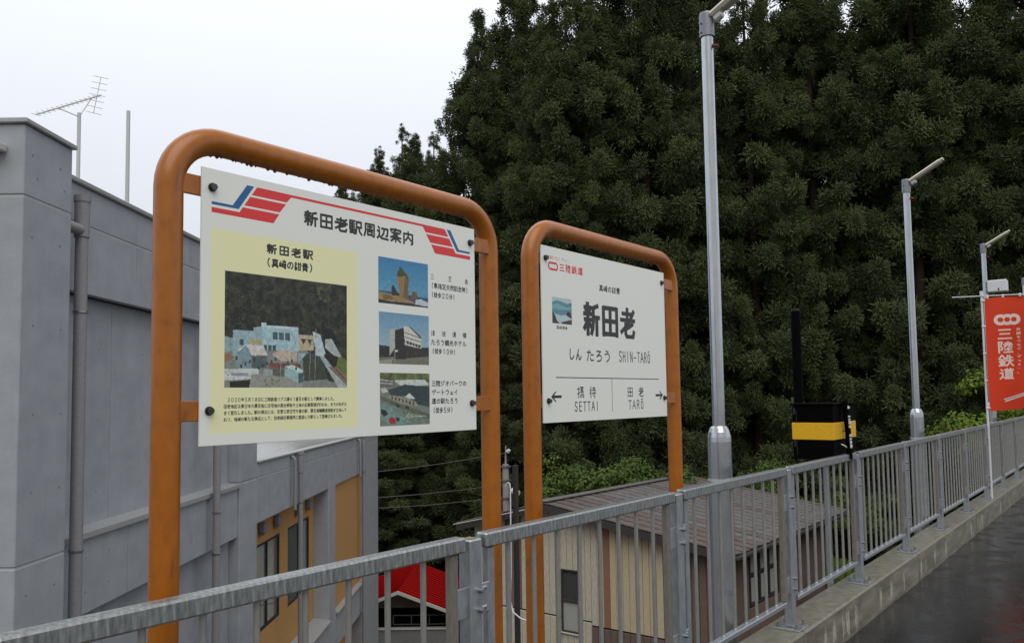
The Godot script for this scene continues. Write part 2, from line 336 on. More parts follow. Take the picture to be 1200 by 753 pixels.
# ---------------------------------------------------------------- lettering and print
# each character is a few pen strokes on a 100 x 100 square; "@x" sets a component into a smaller box
const GLYPHS := {
	"新": "27 4 27 14,8 16 48 16,17 19 21 32,40 19 35 32,5 35 51 35,8 52 49 52,28 38 28 96,27 54 7 80,30 56 48 74,88 8 60 16,60 16 60 55 56 78 48 94,61 44 96 44,80 44 80 96",
	"田": "10 10 90 10,10 10 10 94,90 10 90 94,10 50 90 50,10 90 90 90,50 10 50 90",
	"老": "47 4 47 40,15 20 78 20,4 40 96 40,90 10 60 45 30 66 6 80,36 52 36 84 42 92 84 92 90 76,84 50 62 60 38 68",
	"馬": "12 8 90 8,12 8 12 66,50 8 50 66,12 28 84 28,12 47 84 47,12 66 92 66 88 90 74 94,22 76 18 92,40 76 40 90,58 76 60 90",
	"尺": "16 10 88 10 88 46 16 46,16 10 16 50 4 94,50 48 66 76 96 94",
	"駅": "@馬 0 0 50 100,@尺 50 0 100 100",
	"周": "18 8 88 8 88 88 78 92,18 8 18 60 8 94,34 26 72 26,53 14 53 46,30 46 76 46,36 58 70 58 70 82 36 82 36 58",
	"辶": "12 10 22 22,4 40 22 40 20 72,20 72 4 92,20 74 40 90 96 92",
	"辺": "@辶 0 0 100 100,40 20 92 20 88 66 76 72,62 20 58 50 42 74",
	"道": "@辶 0 0 100 100,50 2 56 12,78 2 72 12,34 14 96 14,62 14 58 26,44 26 86 26 86 76 44 76 44 26,44 42 86 42,44 58 86 58",
	"遺": "@辶 0 0 100 100,46 6 86 6 86 20 46 20 46 6,66 2 66 28,36 28 96 28,46 36 86 36 86 68 46 68 46 36,46 47 86 47,46 57 86 57,56 70 44 80,76 70 90 80",
	"案": "50 0 50 8,8 10 92 10,8 10 8 22,92 10 92 22,46 14 32 40 70 58,72 30 50 52 22 60,14 32 88 32,6 66 94 66,50 56 50 98,48 68 8 94,52 68 92 94",
	"内": "12 22 88 22 88 90 76 94,12 22 12 96,50 4 50 40 26 72,50 44 78 70",
	"真": "50 2 50 14,12 12 88 12,22 24 78 24 78 72 22 72 22 24,22 40 78 40,22 56 78 56,4 78 96 78,32 82 10 96,66 82 90 96",
	"山": "50 6 50 88,10 34 10 88 90 88,90 34 90 92",
	"奇": "10 16 90 16,50 2 50 18 18 40,54 22 84 38,4 48 96 48,18 60 58 60 58 82 18 82 18 60,80 48 80 94 62 94",
	"崎": "@山 0 14 40 84,@奇 40 0 100 100",
	"糸": "52 2 20 26 50 40,80 18 14 62 84 58,50 60 50 98,26 70 12 90,72 70 88 88",
	"甘": "4 26 96 26,24 4 24 94,76 4 76 94,24 58 76 58,24 90 76 90",
	"紺": "@糸 0 0 44 100,@甘 48 0 100 100",
	"月": "22 6 80 6 80 90 66 94,22 6 22 60 10 96,22 34 80 34,22 62 80 62",
	"青": "50 0 50 38,14 10 86 10,20 24 80 24,4 38 96 38,22 50 78 50 78 92 66 96,22 50 22 98,22 66 78 66,22 80 78 80",
	"三": "12 14 88 14,18 50 82 50,6 90 94 90",
	"王": "10 12 90 12,14 50 86 50,4 90 96 90,50 12 50 90",
	"岩": "@山 20 0 80 36,6 46 94 46,46 46 28 70 6 86,34 66 84 66 84 94 34 94 34 66",
	"県": "26 4 74 4 74 52 26 52 26 4,26 20 74 20,26 36 74 36,10 14 10 66 92 66,50 66 50 98,28 74 12 92,72 74 90 92",
	"扌": "4 22 96 22,56 2 56 90 36 94,2 64 96 50",
	"旨": "84 4 30 18,22 4 22 26 30 34 88 32,22 48 82 48 82 96 22 96 22 48,22 70 82 70",
	"指": "@扌 0 0 40 100,@旨 40 0 100 100",
	"定": "50 0 50 10,8 12 92 12,8 12 8 28,92 12 92 28,22 38 78 38,52 38 52 88,52 62 84 62,28 52 24 78 6 96,24 78 44 90 96 92",
	"天": "10 12 90 12,4 46 96 46,50 12 50 46 30 78 4 94,52 48 70 78 96 94",
	"然": "34 2 6 40,18 16 46 16 36 46 8 70,28 24 36 32,18 36 28 44,54 26 96 26,74 4 74 26 64 50 48 68,76 30 84 52 96 66,84 8 92 18,14 78 6 94,36 78 40 92,60 78 66 92,82 76 94 92",
	"言": "50 2 50 12,4 16 96 16,16 32 84 32,16 46 84 46,18 62 82 62 82 94 18 94 18 62",
	"己": "10 10 84 10 84 46 14 46,14 46 14 84 22 90 90 90 92 72",
	"記": "@言 0 0 46 100,@己 50 4 100 96",
	"念": "50 0 30 22 4 40,50 2 72 24 96 40,30 34 70 34,24 46 76 46 56 66,12 72 6 90,30 68 30 88 38 96 72 96 76 84,48 66 58 78,84 66 94 84",
	"物": "14 10 4 40,8 26 46 26,28 2 28 98,2 66 46 54,64 4 48 44,56 26 94 26 88 86 74 94,70 28 48 66,82 28 54 84",
	"彳": "70 2 10 34,76 28 4 62,52 50 52 98",
	"走": "20 16 82 16,50 2 50 34,6 34 94 34,50 36 50 88,50 58 84 58,26 50 22 72 4 94,22 72 46 90 96 92",
	"徒": "@彳 0 0 36 100,@走 36 0 100 100",
	"寺": "18 14 82 14,50 2 50 32,4 32 96 32,6 56 94 56,68 42 68 92 52 94,26 66 38 80",
	"待": "@彳 0 0 36 100,@寺 36 0 100 100",
	"歩": "50 0 50 40,50 18 84 18,24 14 24 40,4 42 96 42,50 46 50 78 40 80,28 54 10 72,72 54 88 66,84 62 60 84 16 98",
	"分": "34 4 24 26 4 48,62 4 76 28 96 48,20 48 78 48 72 86 58 94,44 48 36 74 10 96",
	"氵": "20 6 70 22,8 36 60 50,8 96 40 78 72 60",
	"聿": "14 14 80 14 80 50,4 32 96 32,14 50 80 50,10 66 88 66,4 82 96 82,48 2 48 98",
	"津": "@氵 0 0 30 100,@聿 32 0 100 100",
	"皮": "12 20 92 20 86 36,12 20 12 60 2 96,52 2 52 44,24 46 82 46 64 76 26 96,34 48 56 76 96 96",
	"波": "@氵 0 0 30 100,@皮 32 0 100 100",
	"木": "2 28 98 28,52 2 52 98,50 32 4 70,54 36 92 60",
	"構": "@木 0 0 40 100,46 12 98 12,60 2 60 36,84 2 84 36,48 24 96 24,42 36 100 36,72 36 72 96,50 50 94 50 94 92 84 96,50 50 50 98,50 64 94 64,38 78 100 78",
	"見": "18 4 82 4 82 60 18 60 18 4,18 22 82 22,18 42 82 42,36 60 30 82 4 96,62 60 62 90 94 92 96 74",
	"観": "24 2 10 24,20 12 50 12,14 30 8 52,14 42 50 42,14 42 14 96,32 30 32 94,14 58 48 58,14 74 48 74,14 92 52 92,4 28 48 28,@見 54 0 100 100",
	"光": "50 2 50 42,22 10 32 34,80 8 68 34,4 44 96 44,38 44 34 72 6 96,62 44 62 90 92 92 94 74",
	"阝": "20 4 20 98,20 4 84 4 54 38 86 60 74 72 50 72",
	"坴": "20 14 82 14,50 2 50 28,6 28 94 28,38 32 10 50,62 32 64 46 90 48,16 68 86 68,50 52 50 92,4 94 96 94",
	"陸": "@阝 0 0 34 100,@坴 34 0 100 100",
	"金": "50 0 4 38,50 2 96 34,24 40 78 40,8 58 92 58,50 40 50 92,22 66 30 84,80 66 70 84,2 94 98 90",
	"失": "24 4 8 40,18 24 86 24,4 50 96 50,50 2 50 50 34 78 4 98,54 54 70 82 98 98",
	"鉄": "@金 0 0 46 100,@失 48 0 100 100",
	"耳": "4 8 96 8,24 8 24 80,76 8 76 98,24 30 76 30,24 52 76 52,2 82 98 72",
	"摂": "@扌 0 0 38 100,@耳 44 0 98 58,50 66 44 90,96 66 100 88,62 62 70 74,66 84 60 92,88 62 80 74,82 84 92 94",
	"毎": "30 2 6 26,18 14 94 14,26 28 18 84 82 84,26 28 84 28 78 98,2 54 98 54,50 28 46 84",
	"海": "@氵 0 0 30 100,@毎 32 0 100 100",
	"岸": "@山 18 0 82 30,12 38 92 38,12 38 10 70 2 98,30 54 88 54,24 74 96 74,58 40 58 98",
	"笑": "26 2 8 22,22 10 46 10,72 2 56 20,70 10 96 10,78 26 26 34,6 54 96 54,50 34 46 66 8 96,52 56 92 96",
	"顔": "26 2 26 12,4 14 50 14,8 32 50 32,8 32 4 96,44 44 18 54,46 58 18 72,50 74 18 94,54 8 98 8,76 8 70 24,60 24 94 24 94 76 60 76 60 24,60 42 94 42,60 58 94 58,68 78 56 96,86 78 98 94",
	"年": "26 2 8 30,22 16 90 16,28 36 84 36,28 36 28 60,4 62 96 62,56 16 56 98",
	"日": "20 8 80 8 80 92 20 92 20 8,20 50 80 50",
	"目": "22 4 78 4 78 94 22 94 22 4,22 34 78 34,22 64 78 64",
	"大": "4 34 96 34,50 4 50 34 34 70 4 96,52 36 68 72 96 96",
	"本": "4 24 96 24,50 2 50 98,48 28 4 76,52 28 96 76,30 72 70 72",
	"東": "6 14 94 14,50 2 50 98,18 28 82 28 82 62 18 62 18 28,18 45 82 45,46 64 6 92,54 64 94 92",
	"地": "2 34 38 34,20 8 20 76,2 82 40 70,46 50 96 34 94 66 84 70,70 4 70 72,54 20 54 84 60 92 98 90 98 76",
	"区": "88 10 12 10 12 90 92 90,74 22 28 78,32 30 76 76",
	"土": "16 40 84 40,50 6 50 92,4 92 96 92",
	"線": "@糸 0 0 42 100,70 2 62 12,52 14 94 14 94 44 52 44 52 14,52 29 94 29,72 44 72 96 62 94,46 58 64 58 48 86,94 54 76 68,76 62 98 92",
	"番": "84 2 20 10,50 8 50 50,4 26 96 26,46 28 8 50,54 28 92 50,20 54 80 54 80 96 20 96 20 54,20 75 80 75,50 54 50 96",
	"門": "8 6 8 98,8 6 42 6 42 38 8 38,8 22 42 22,92 6 92 98,92 6 58 6 58 38 92 38,92 22 58 22",
	"開": "@門 0 0 100 100,28 52 72 52,22 70 78 70,40 52 38 70 26 92,62 52 62 94",
	"関": "@門 0 0 100 100,36 46 42 56,64 46 58 56,28 60 72 60,22 74 78 74,50 60 48 76 26 94,52 76 76 92",
	"業": "38 2 38 20,62 2 62 20,16 8 24 20,84 8 76 20,6 22 94 22,32 26 38 36,68 26 62 36,12 38 88 38,16 50 84 50,4 62 96 62,50 38 50 98,46 64 8 90,54 64 92 90",
	"震": "16 4 84 4,8 14 92 14 88 26,50 4 50 34,24 22 38 22,62 22 76 22,14 40 90 40,14 40 4 96,28 52 80 52,22 64 92 64,36 64 36 92 52 86,56 66 90 94,82 70 66 80",
	"災": "28 2 14 20 28 38,54 2 40 20 54 38,80 2 66 20 80 38,24 52 16 70,78 50 66 66,50 44 46 74 8 98,52 70 92 98",
	"後": "@彳 0 0 34 100,66 2 44 24 68 30,84 16 44 46 88 44,62 52 42 78,56 62 86 62 66 84 36 98,56 66 74 84 98 98",
	"住": "28 2 4 44,18 30 18 98,60 2 70 14,38 22 96 22,42 54 92 54,34 92 98 92,67 22 67 92",
	"宅": "50 0 50 10,8 12 92 12,8 12 8 28,92 12 92 28,76 28 26 40,6 60 94 52,46 34 46 84 54 92 88 90 90 76",
	"高": "50 0 50 12,4 14 96 14,28 24 72 24 72 42 28 42 28 24,10 52 90 52 90 96 78 96,10 52 10 98,30 64 70 64 70 86 30 86 30 64",
	"台": "46 4 16 42 78 36,66 22 90 46,20 56 80 56 80 96 20 96 20 56",
	"移": "40 4 6 14,2 32 46 32,24 12 24 98,22 36 2 72,26 40 44 60,72 0 50 26,64 10 92 10 50 48,76 44 46 72,70 54 96 54 48 98",
	"車": "8 14 92 14,50 2 50 98,18 28 82 28 82 62 18 62 18 28,18 45 82 45,4 78 96 78",
	"転": "@車 0 0 46 100,54 14 94 14,48 42 100 42,70 42 54 86 88 80,82 62 96 94",
	"画": "6 8 94 8,24 24 76 24 76 70 24 70 24 24,24 47 76 47,50 8 50 70,8 30 8 92 92 92,92 30 92 96",
	"整": "6 10 48 10,26 0 26 46,10 20 44 20 44 34 10 34 10 20,64 0 52 24,58 14 94 14 56 44,66 18 96 44,12 54 88 54,50 54 50 92,50 72 78 72,24 68 24 92,4 94 96 94",
	"理": "@王 0 4 40 92,48 6 94 6 94 50 48 50 48 6,48 28 94 28,71 6 71 94,50 72 92 72,40 94 100 94",
	"行": "@彳 0 0 40 100,48 14 94 14,42 42 98 42,76 42 76 94 62 92",
	"形": "6 10 56 10,2 46 60 46,20 10 18 56 4 94,44 10 44 98,92 4 66 26,94 34 64 58,98 66 60 96",
	"変": "50 0 50 10,4 12 96 12,36 12 32 36 22 46,62 12 62 44 54 42,20 22 6 40,80 22 94 40,44 48 18 74,34 60 80 60 56 84 12 98,36 66 62 86 96 98",
	"化": "32 2 4 48,20 30 20 98,92 22 46 56,52 4 52 82 60 92 92 90 94 70",
	"害": "50 0 50 8,8 10 92 10,8 10 8 24,92 10 92 24,20 24 80 24,24 36 76 36,8 50 92 50,50 16 50 62,24 66 76 66 76 96 24 96 24 66",
	"公": "34 6 4 48,64 6 96 46,46 46 22 88 76 84,64 64 84 96",
	"営": "50 0 52 14,22 4 28 16,80 2 70 16,8 20 92 20,8 20 8 36,92 20 92 36,30 32 70 32 70 52 30 52 30 32,22 64 78 64 78 94 22 94 22 64",
	"連": "@辶 0 0 100 100,40 12 94 12,67 2 67 80,46 24 88 24 88 54 46 54 46 24,46 39 88 39,36 66 98 66",
	"施": "22 2 26 14,2 18 48 18,20 18 18 60 2 96,20 42 44 42 40 88 30 90,62 2 50 28,58 14 98 14,52 52 96 38 94 66,74 28 74 72,60 36 60 84 66 92 98 90 98 78",
	"設": "@言 0 0 44 100,58 6 56 30 48 42,58 6 84 6 84 34 98 34,50 52 90 52 72 80 46 98,56 56 76 82 98 98",
	"立": "50 2 50 20,8 22 92 22,28 34 36 84,72 34 62 86,4 90 96 90",
	"域": "2 34 34 34,18 8 18 76,2 82 38 70,38 24 98 24,70 2 78 64 96 94,94 44 60 92,40 40 60 40 60 62 40 62 40 40,36 80 64 72,82 4 92 14",
	"拠": "@扌 0 0 38 100,56 4 42 40,50 18 68 18 40 92,48 32 70 72 98 92,74 12 74 60 66 66,74 12 92 12 92 60 100 58",
	"点": "50 0 50 34,50 16 88 16,18 34 82 34 82 68 18 68 18 34,14 78 6 96,36 78 40 94,60 78 66 94,82 78 94 96",
	"総": "@糸 0 0 42 100,62 4 46 30,80 4 98 30,70 16 56 44 90 40,82 32 92 48,50 60 44 86,60 58 60 88 68 94 86 94 88 82,70 54 76 66,90 58 98 76",
	"合": "50 0 4 42,50 2 96 42,28 44 72 44,20 58 80 58 80 96 20 96 20 58",
	"事": "4 10 96 10,24 20 76 20 76 36 24 36 24 20,16 48 84 48 84 78 16 78,4 63 96 63,50 0 50 94 36 94",
	"務": "6 8 44 8 28 28,16 20 34 32,2 40 48 40 42 54,26 40 26 92 16 90,24 48 2 80,66 0 54 22,62 12 92 12 54 44,66 16 98 44,54 60 92 60 86 92 76 92,70 50 66 74 48 98",
	"所": "4 10 48 10,12 26 44 26 44 52 12 52,12 26 12 60 2 96,92 4 60 12,60 12 60 60 50 94,60 42 98 42,82 42 82 98",
	"直": "50 0 50 22,6 14 94 14,32 24 78 24 78 78 32 78 32 24,32 42 78 42,32 60 78 60,12 32 12 92 94 92",
	"結": "@糸 0 0 42 100,46 20 98 20,72 2 72 44,50 44 94 44,52 60 92 60 92 94 52 94 52 60",
	"備": "28 2 4 44,18 30 18 98,34 16 98 16,52 4 52 28,78 4 78 28,36 32 98 32,40 32 28 92,48 46 92 46 92 96,48 46 48 98,70 46 70 92,48 62 92 62,48 76 92 76",
	"の": "52 20 46 54 34 80 20 82 10 66 14 42 34 22 58 18 80 26 90 48 84 70 60 88",
	"し": "28 8 26 66 34 86 52 90 74 78 86 60",
	"ん": "52 8 12 92,12 92 34 56 48 52 54 64 56 84 66 92 80 84 92 62",
	"た": "8 26 58 26,36 6 28 46 10 92,56 46 92 44,54 66 52 82 62 90 94 88",
	"ろ": "22 12 76 12 20 60,20 60 50 44 78 48 86 66 76 86 46 94 28 92",
	"う": "32 6 68 14,18 36 56 28 78 36 82 56 70 78 40 96",
	"と": "30 8 40 44,84 26 42 46 22 68 28 86 50 92 86 88",
	"て": "8 18 90 14,74 18 50 36 42 60 52 80 76 90",
	"ま": "12 22 88 22,16 44 84 44,50 4 50 74 40 88 20 86 16 74 32 66 56 72 88 90",
	"に": "18 8 12 50 16 92,44 22 88 22,42 62 44 82 58 86 92 84",
	"は": "16 8 10 50 14 92,36 30 94 30,68 6 68 74 58 88 42 86 38 74 52 66 72 72 94 88",
	"や": "6 44 50 26 80 28 88 44 78 60 58 62,24 10 54 96,54 6 62 24",
	"が": "6 32 52 28 58 42 52 80 40 92 28 84,34 6 26 50 8 90,66 28 82 60,74 6 82 20,88 2 96 16",
	"わ": "26 4 26 96,4 28 34 26 6 76,28 54 60 34 86 42 90 62 78 82 54 92",
	"れ": "26 4 26 96,4 28 34 26 6 76,28 54 58 26 66 32 62 84 74 90 96 76",
	"き": "14 24 84 18,14 46 88 40,40 4 76 66,76 66 50 62 24 72 26 86 48 94 76 90",
	"さ": "12 26 86 20,44 4 78 62,78 62 46 64 26 74 30 90 54 94 74 90",
	"く": "74 6 26 48 76 94",
	"お": "8 28 64 26,34 6 34 80 26 90 12 84 12 70 40 52 76 52 88 68 78 86 56 90,72 16 92 32",
	"り": "24 10 22 56,72 8 76 48 66 78 42 96",
	"な": "8 24 52 22,34 4 10 56,68 18 92 34,62 42 64 76 52 90 36 86 34 74 48 66 70 74 92 92",
	"ち": "12 24 84 20,42 4 28 52,28 52 54 40 80 46 84 66 70 84 34 94",
	"を": "14 18 80 16,44 2 18 52 42 42 50 58 50 72,90 36 44 62 36 80 50 92 84 92",
	"つ": "6 32 50 20 80 26 92 48 80 70 40 86",
	"ぐ": "66 6 18 48 68 94,74 22 84 38,88 14 98 30",
	"ず": "6 26 94 24,56 4 56 56 46 64 36 56 42 44 56 46 58 66 34 96,76 4 84 16,90 0 98 12",
	"っ": "18 52 52 44 76 50 84 64 74 80 44 90",
	"ジ": "14 14 36 26,8 38 30 50,14 90 50 76 80 34,66 6 76 24,82 2 92 20",
	"オ": "8 32 92 32,62 6 62 92 46 90,60 34 10 80",
	"パ": "30 24 24 54 6 84,56 24 74 48 86 82,84 4 76 12 84 20 92 12 84 4",
	"ー": "8 50 92 50",
	"ク": "40 4 28 32 8 54,34 22 86 22 72 64 30 96",
	"ゲ": "30 8 22 34 6 52,26 32 92 32,64 32 60 66 34 94,76 4 82 18,90 2 96 14",
	"ト": "34 4 34 96,34 38 78 58",
	"ウ": "50 4 50 22,12 24 12 50,12 24 88 24 80 62 38 96",
	"ェ": "22 46 82 46,52 46 52 88,14 88 90 88",
	"イ": "80 6 50 36 10 58,54 34 54 96",
	"ホ": "8 26 92 26,50 4 50 92 38 90,28 44 8 74,72 44 92 74",
	"テ": "20 12 80 12,6 38 94 38,54 38 48 70 26 94",
	"ル": "30 12 28 60 6 90,58 8 58 88 78 78 94 58",
	"リ": "26 10 26 58,74 8 74 52 62 80 38 96",
	"ア": "8 14 90 14 78 36 60 48,52 34 46 66 20 94",
	"ス": "14 14 80 14 60 54 8 92,56 58 90 92",
	"、": "12 70 30 88", "。": "12 78 24 74 32 84 24 94 14 92 12 78",
	"(": "80 2 62 26 60 66 80 98", ")": "20 2 38 26 40 66 20 98", "…": "14 50 22 50,46 50 54 50,78 50 86 50",
	"0": "50 6 26 16 20 50 26 84 50 94 74 84 80 50 74 16 50 6", "1": "32 20 54 8 54 94", "2": "22 26 32 10 52 6 72 12 76 30 64 52 22 94 80 94",
	"4": "62 94 62 6 16 66 86 66", "5": "74 8 30 8 26 46 52 40 74 50 78 70 66 88 44 94 22 84",
	"8": "50 6 28 14 26 36 50 46 76 58 78 82 50 94 22 82 24 58 50 46 74 36 72 14 50 6",
	"S": "80 20 66 8 36 8 22 22 26 40 74 58 80 76 66 92 34 92 18 78", "H": "20 6 20 94,80 6 80 94,20 48 80 48", "I": "50 6 50 94",
	"N": "20 94 20 6 80 94 80 6", "-": "20 55 80 55", "T": "10 8 90 8,50 8 50 94", "A": "8 94 50 6 92 94,24 62 76 62",
	"R": "22 94 22 8 62 8 78 18 78 38 62 48 22 48,56 48 82 94", "E": "80 8 22 8 22 92 80 92,22 48 74 48",
	"Ō": "50 16 26 26 20 56 26 84 50 94 74 84 80 56 74 26 50 16,26 -4 74 -4",
}

class Print:
	var im: Image
	var k: float
	var glyphs: Dictionary
	func _init(w_mm: float, h_mm: float, px_per_mm: float, ground: Color, g: Dictionary) -> void:
		k = px_per_mm
		glyphs = g
		im = Image.create(int(w_mm * k), int(h_mm * k), false, Image.FORMAT_RGB8)
		im.fill(ground)
	func rect(x0: float, y0: float, x1: float, y1: float, col: Color) -> void:
		im.fill_rect(Rect2i(int(round(x0 * k)), int(round(y0 * k)), maxi(1, int(round((x1 - x0) * k))), maxi(1, int(round((y1 - y0) * k)))), col)
	func poly(pts: Array, col: Color) -> void:
		var lo := 1e9
		var hi := -1e9
		for p in pts:
			lo = minf(lo, p.y * k); hi = maxf(hi, p.y * k)
		var m := pts.size()
		for y in range(maxi(0, int(floor(lo))), mini(im.get_height(), int(ceil(hi)) + 1)):
			var yy := y + 0.5
			var xs := []
			for e in m:
				var a: Vector2 = pts[e] * k
				var b: Vector2 = pts[(e + 1) % m] * k
				if (a.y <= yy) != (b.y <= yy):
					xs.append(a.x + (b.x - a.x) * (yy - a.y) / (b.y - a.y))
			xs.sort()
			for e in range(0, xs.size() - 1, 2):
				var x0 := int(round(xs[e]))
				var x1 := int(round(xs[e + 1]))
				if x1 > x0:
					im.fill_rect(Rect2i(x0, y, x1 - x0, 1), col)
	func line(a: Vector2, b: Vector2, wx: float, wy: float, col: Color) -> void:
		var d := (b - a).normalized()
		var w := sqrt(pow(d.y * wx, 2.0) + pow(d.x * wy, 2.0)) * 0.5   # upright strokes wx thick, level ones wy
		var s := Vector2(-d.y, d.x) * w
		var e := d * w * 0.55
		poly([a - e + s, b + e + s, b + e - s, a - e - s], col)
	func glyph(ch: String, x0: float, y0: float, x1: float, y1: float, wx: float, wy: float, col: Color) -> void:
		if not glyphs.has(ch):
			return
		for st in glyphs[ch].split(","):
			var q: PackedStringArray = st.strip_edges().split(" ", false)
			if st.begins_with("@"):
				glyph(q[0].substr(1), lerpf(x0, x1, float(q[1]) / 100), lerpf(y0, y1, float(q[2]) / 100), lerpf(x0, x1, float(q[3]) / 100), lerpf(y0, y1, float(q[4]) / 100), wx, wy, col)
				continue
			for e in range(0, q.size() - 2, 2):
				line(Vector2(lerpf(x0, x1, float(q[e]) / 100), lerpf(y0, y1, float(q[e + 1]) / 100)), Vector2(lerpf(x0, x1, float(q[e + 2]) / 100), lerpf(y0, y1, float(q[e + 3]) / 100)), wx, wy, col)
	func text(s: String, x0: float, y0: float, x1: float, y1: float, w: float, col: Color, fill := 0.9, upright := false) -> void:
		var m := s.length()
		for e in m:
			if upright:
				var h := (y1 - y0) / m
				glyph(s[e], x0, y0 + h * e, x1, y0 + h * (e + fill), w, w, col)
			else:
				var p := (x1 - x0) / m
				glyph(s[e], x0 + p * (e + 0.5 - fill * 0.5), y0, x0 + p * (e + 0.5 + fill * 0.5), y1, w, w, col)
	func speckle(x0: float, y0: float, x1: float, y1: float, a: Color, b: Color, freq: float, sd: int) -> void:
		var f := FastNoiseLite.new()
		f.seed = sd
		f.frequency = freq
		f.fractal_octaves = 4
		for y in range(int(y0 * k), int(y1 * k)):
			for x in range(int(x0 * k), int(x1 * k)):
				im.set_pixel(x, y, a.lerp(b, clampf(f.get_noise_2d(x / k, y / k) * 0.9 + 0.5, 0.0, 1.0)))
	func grain(x0: float, y0: float, x1: float, y1: float, amount: float, sd: int) -> void:
		# what the little printed photographs hold beyond their main shapes: uneven tone, specks, small dark things
		var f := FastNoiseLite.new()
		f.seed = sd
		f.frequency = 0.05
		f.fractal_octaves = 4
		var rng := RandomNumberGenerator.new()
		rng.seed = sd
		for e in int((x1 - x0) * (y1 - y0) / 240.0):
			var p := Vector2(rng.randf_range(x0, x1 - 6), rng.randf_range(lerpf(y0, y1, 0.45), y1 - 3))
			var o := im.get_pixel(int(p.x * k), int(p.y * k))
			var q := o.lerp(Color(0.1, 0.1, 0.1) if rng.randf() < 0.6 else Color(0.85, 0.87, 0.86), rng.randf_range(0.15, 0.5))
			rect(p.x, p.y, p.x + rng.randf_range(1.0, 4.5), p.y + rng.randf_range(0.8, 3.0), q)
		for y in range(int(y0 * k), int(y1 * k)):
			for x in range(int(x0 * k), int(x1 * k)):
				var o2 := im.get_pixel(x, y)
				var g := 1.0 + amount * f.get_noise_2d(x / k, y / k)
				im.set_pixel(x, y, Color(o2.r * g, o2.g * g, o2.b * g))
		# soft as an enlarged print
		var box := Rect2i(int(x0 * k), int(y0 * k), int((x1 - x0) * k), int((y1 - y0) * k))
		var cut := im.get_region(box)
		cut.resize(int(box.size.x / 3.2), int(box.size.y / 3.2), Image.INTERPOLATE_BILINEAR)
		cut.resize(box.size.x, box.size.y, Image.INTERPOLATE_CUBIC)
		im.blit_rect(cut, Rect2i(Vector2i.ZERO, box.size), box.position)
	func blobs(x0: float, y0: float, x1: float, y1: float, cols: Array, count: int, s0: float, s1: float, sd: int) -> void:
		var rng := RandomNumberGenerator.new()
		rng.seed = sd
		for e in count:
			var r := rng.randf_range(s0, s1)
			var c := Vector2(rng.randf_range(x0 + r, x1 - r), rng.randf_range(y0 + r, y1 - r))
			var pts := []
			for q in 9:
				pts.append(c + Vector2(cos(TAU * q / 9.0), sin(TAU * q / 9.0) * 0.8) * r * rng.randf_range(0.6, 1.0))
			poly(pts, cols[rng.randi() % cols.size()])
	func texture() -> ImageTexture:
		return ImageTexture.create_from_image(im)

func c8(r: int, g: int, b: int) -> Color:
	return Color8(r, g, b)

func vv(flat: Array) -> Array:
	var o := []
	for e in range(0, flat.size(), 2):
		o.append(Vector2(flat[e], flat[e + 1]))
	return o

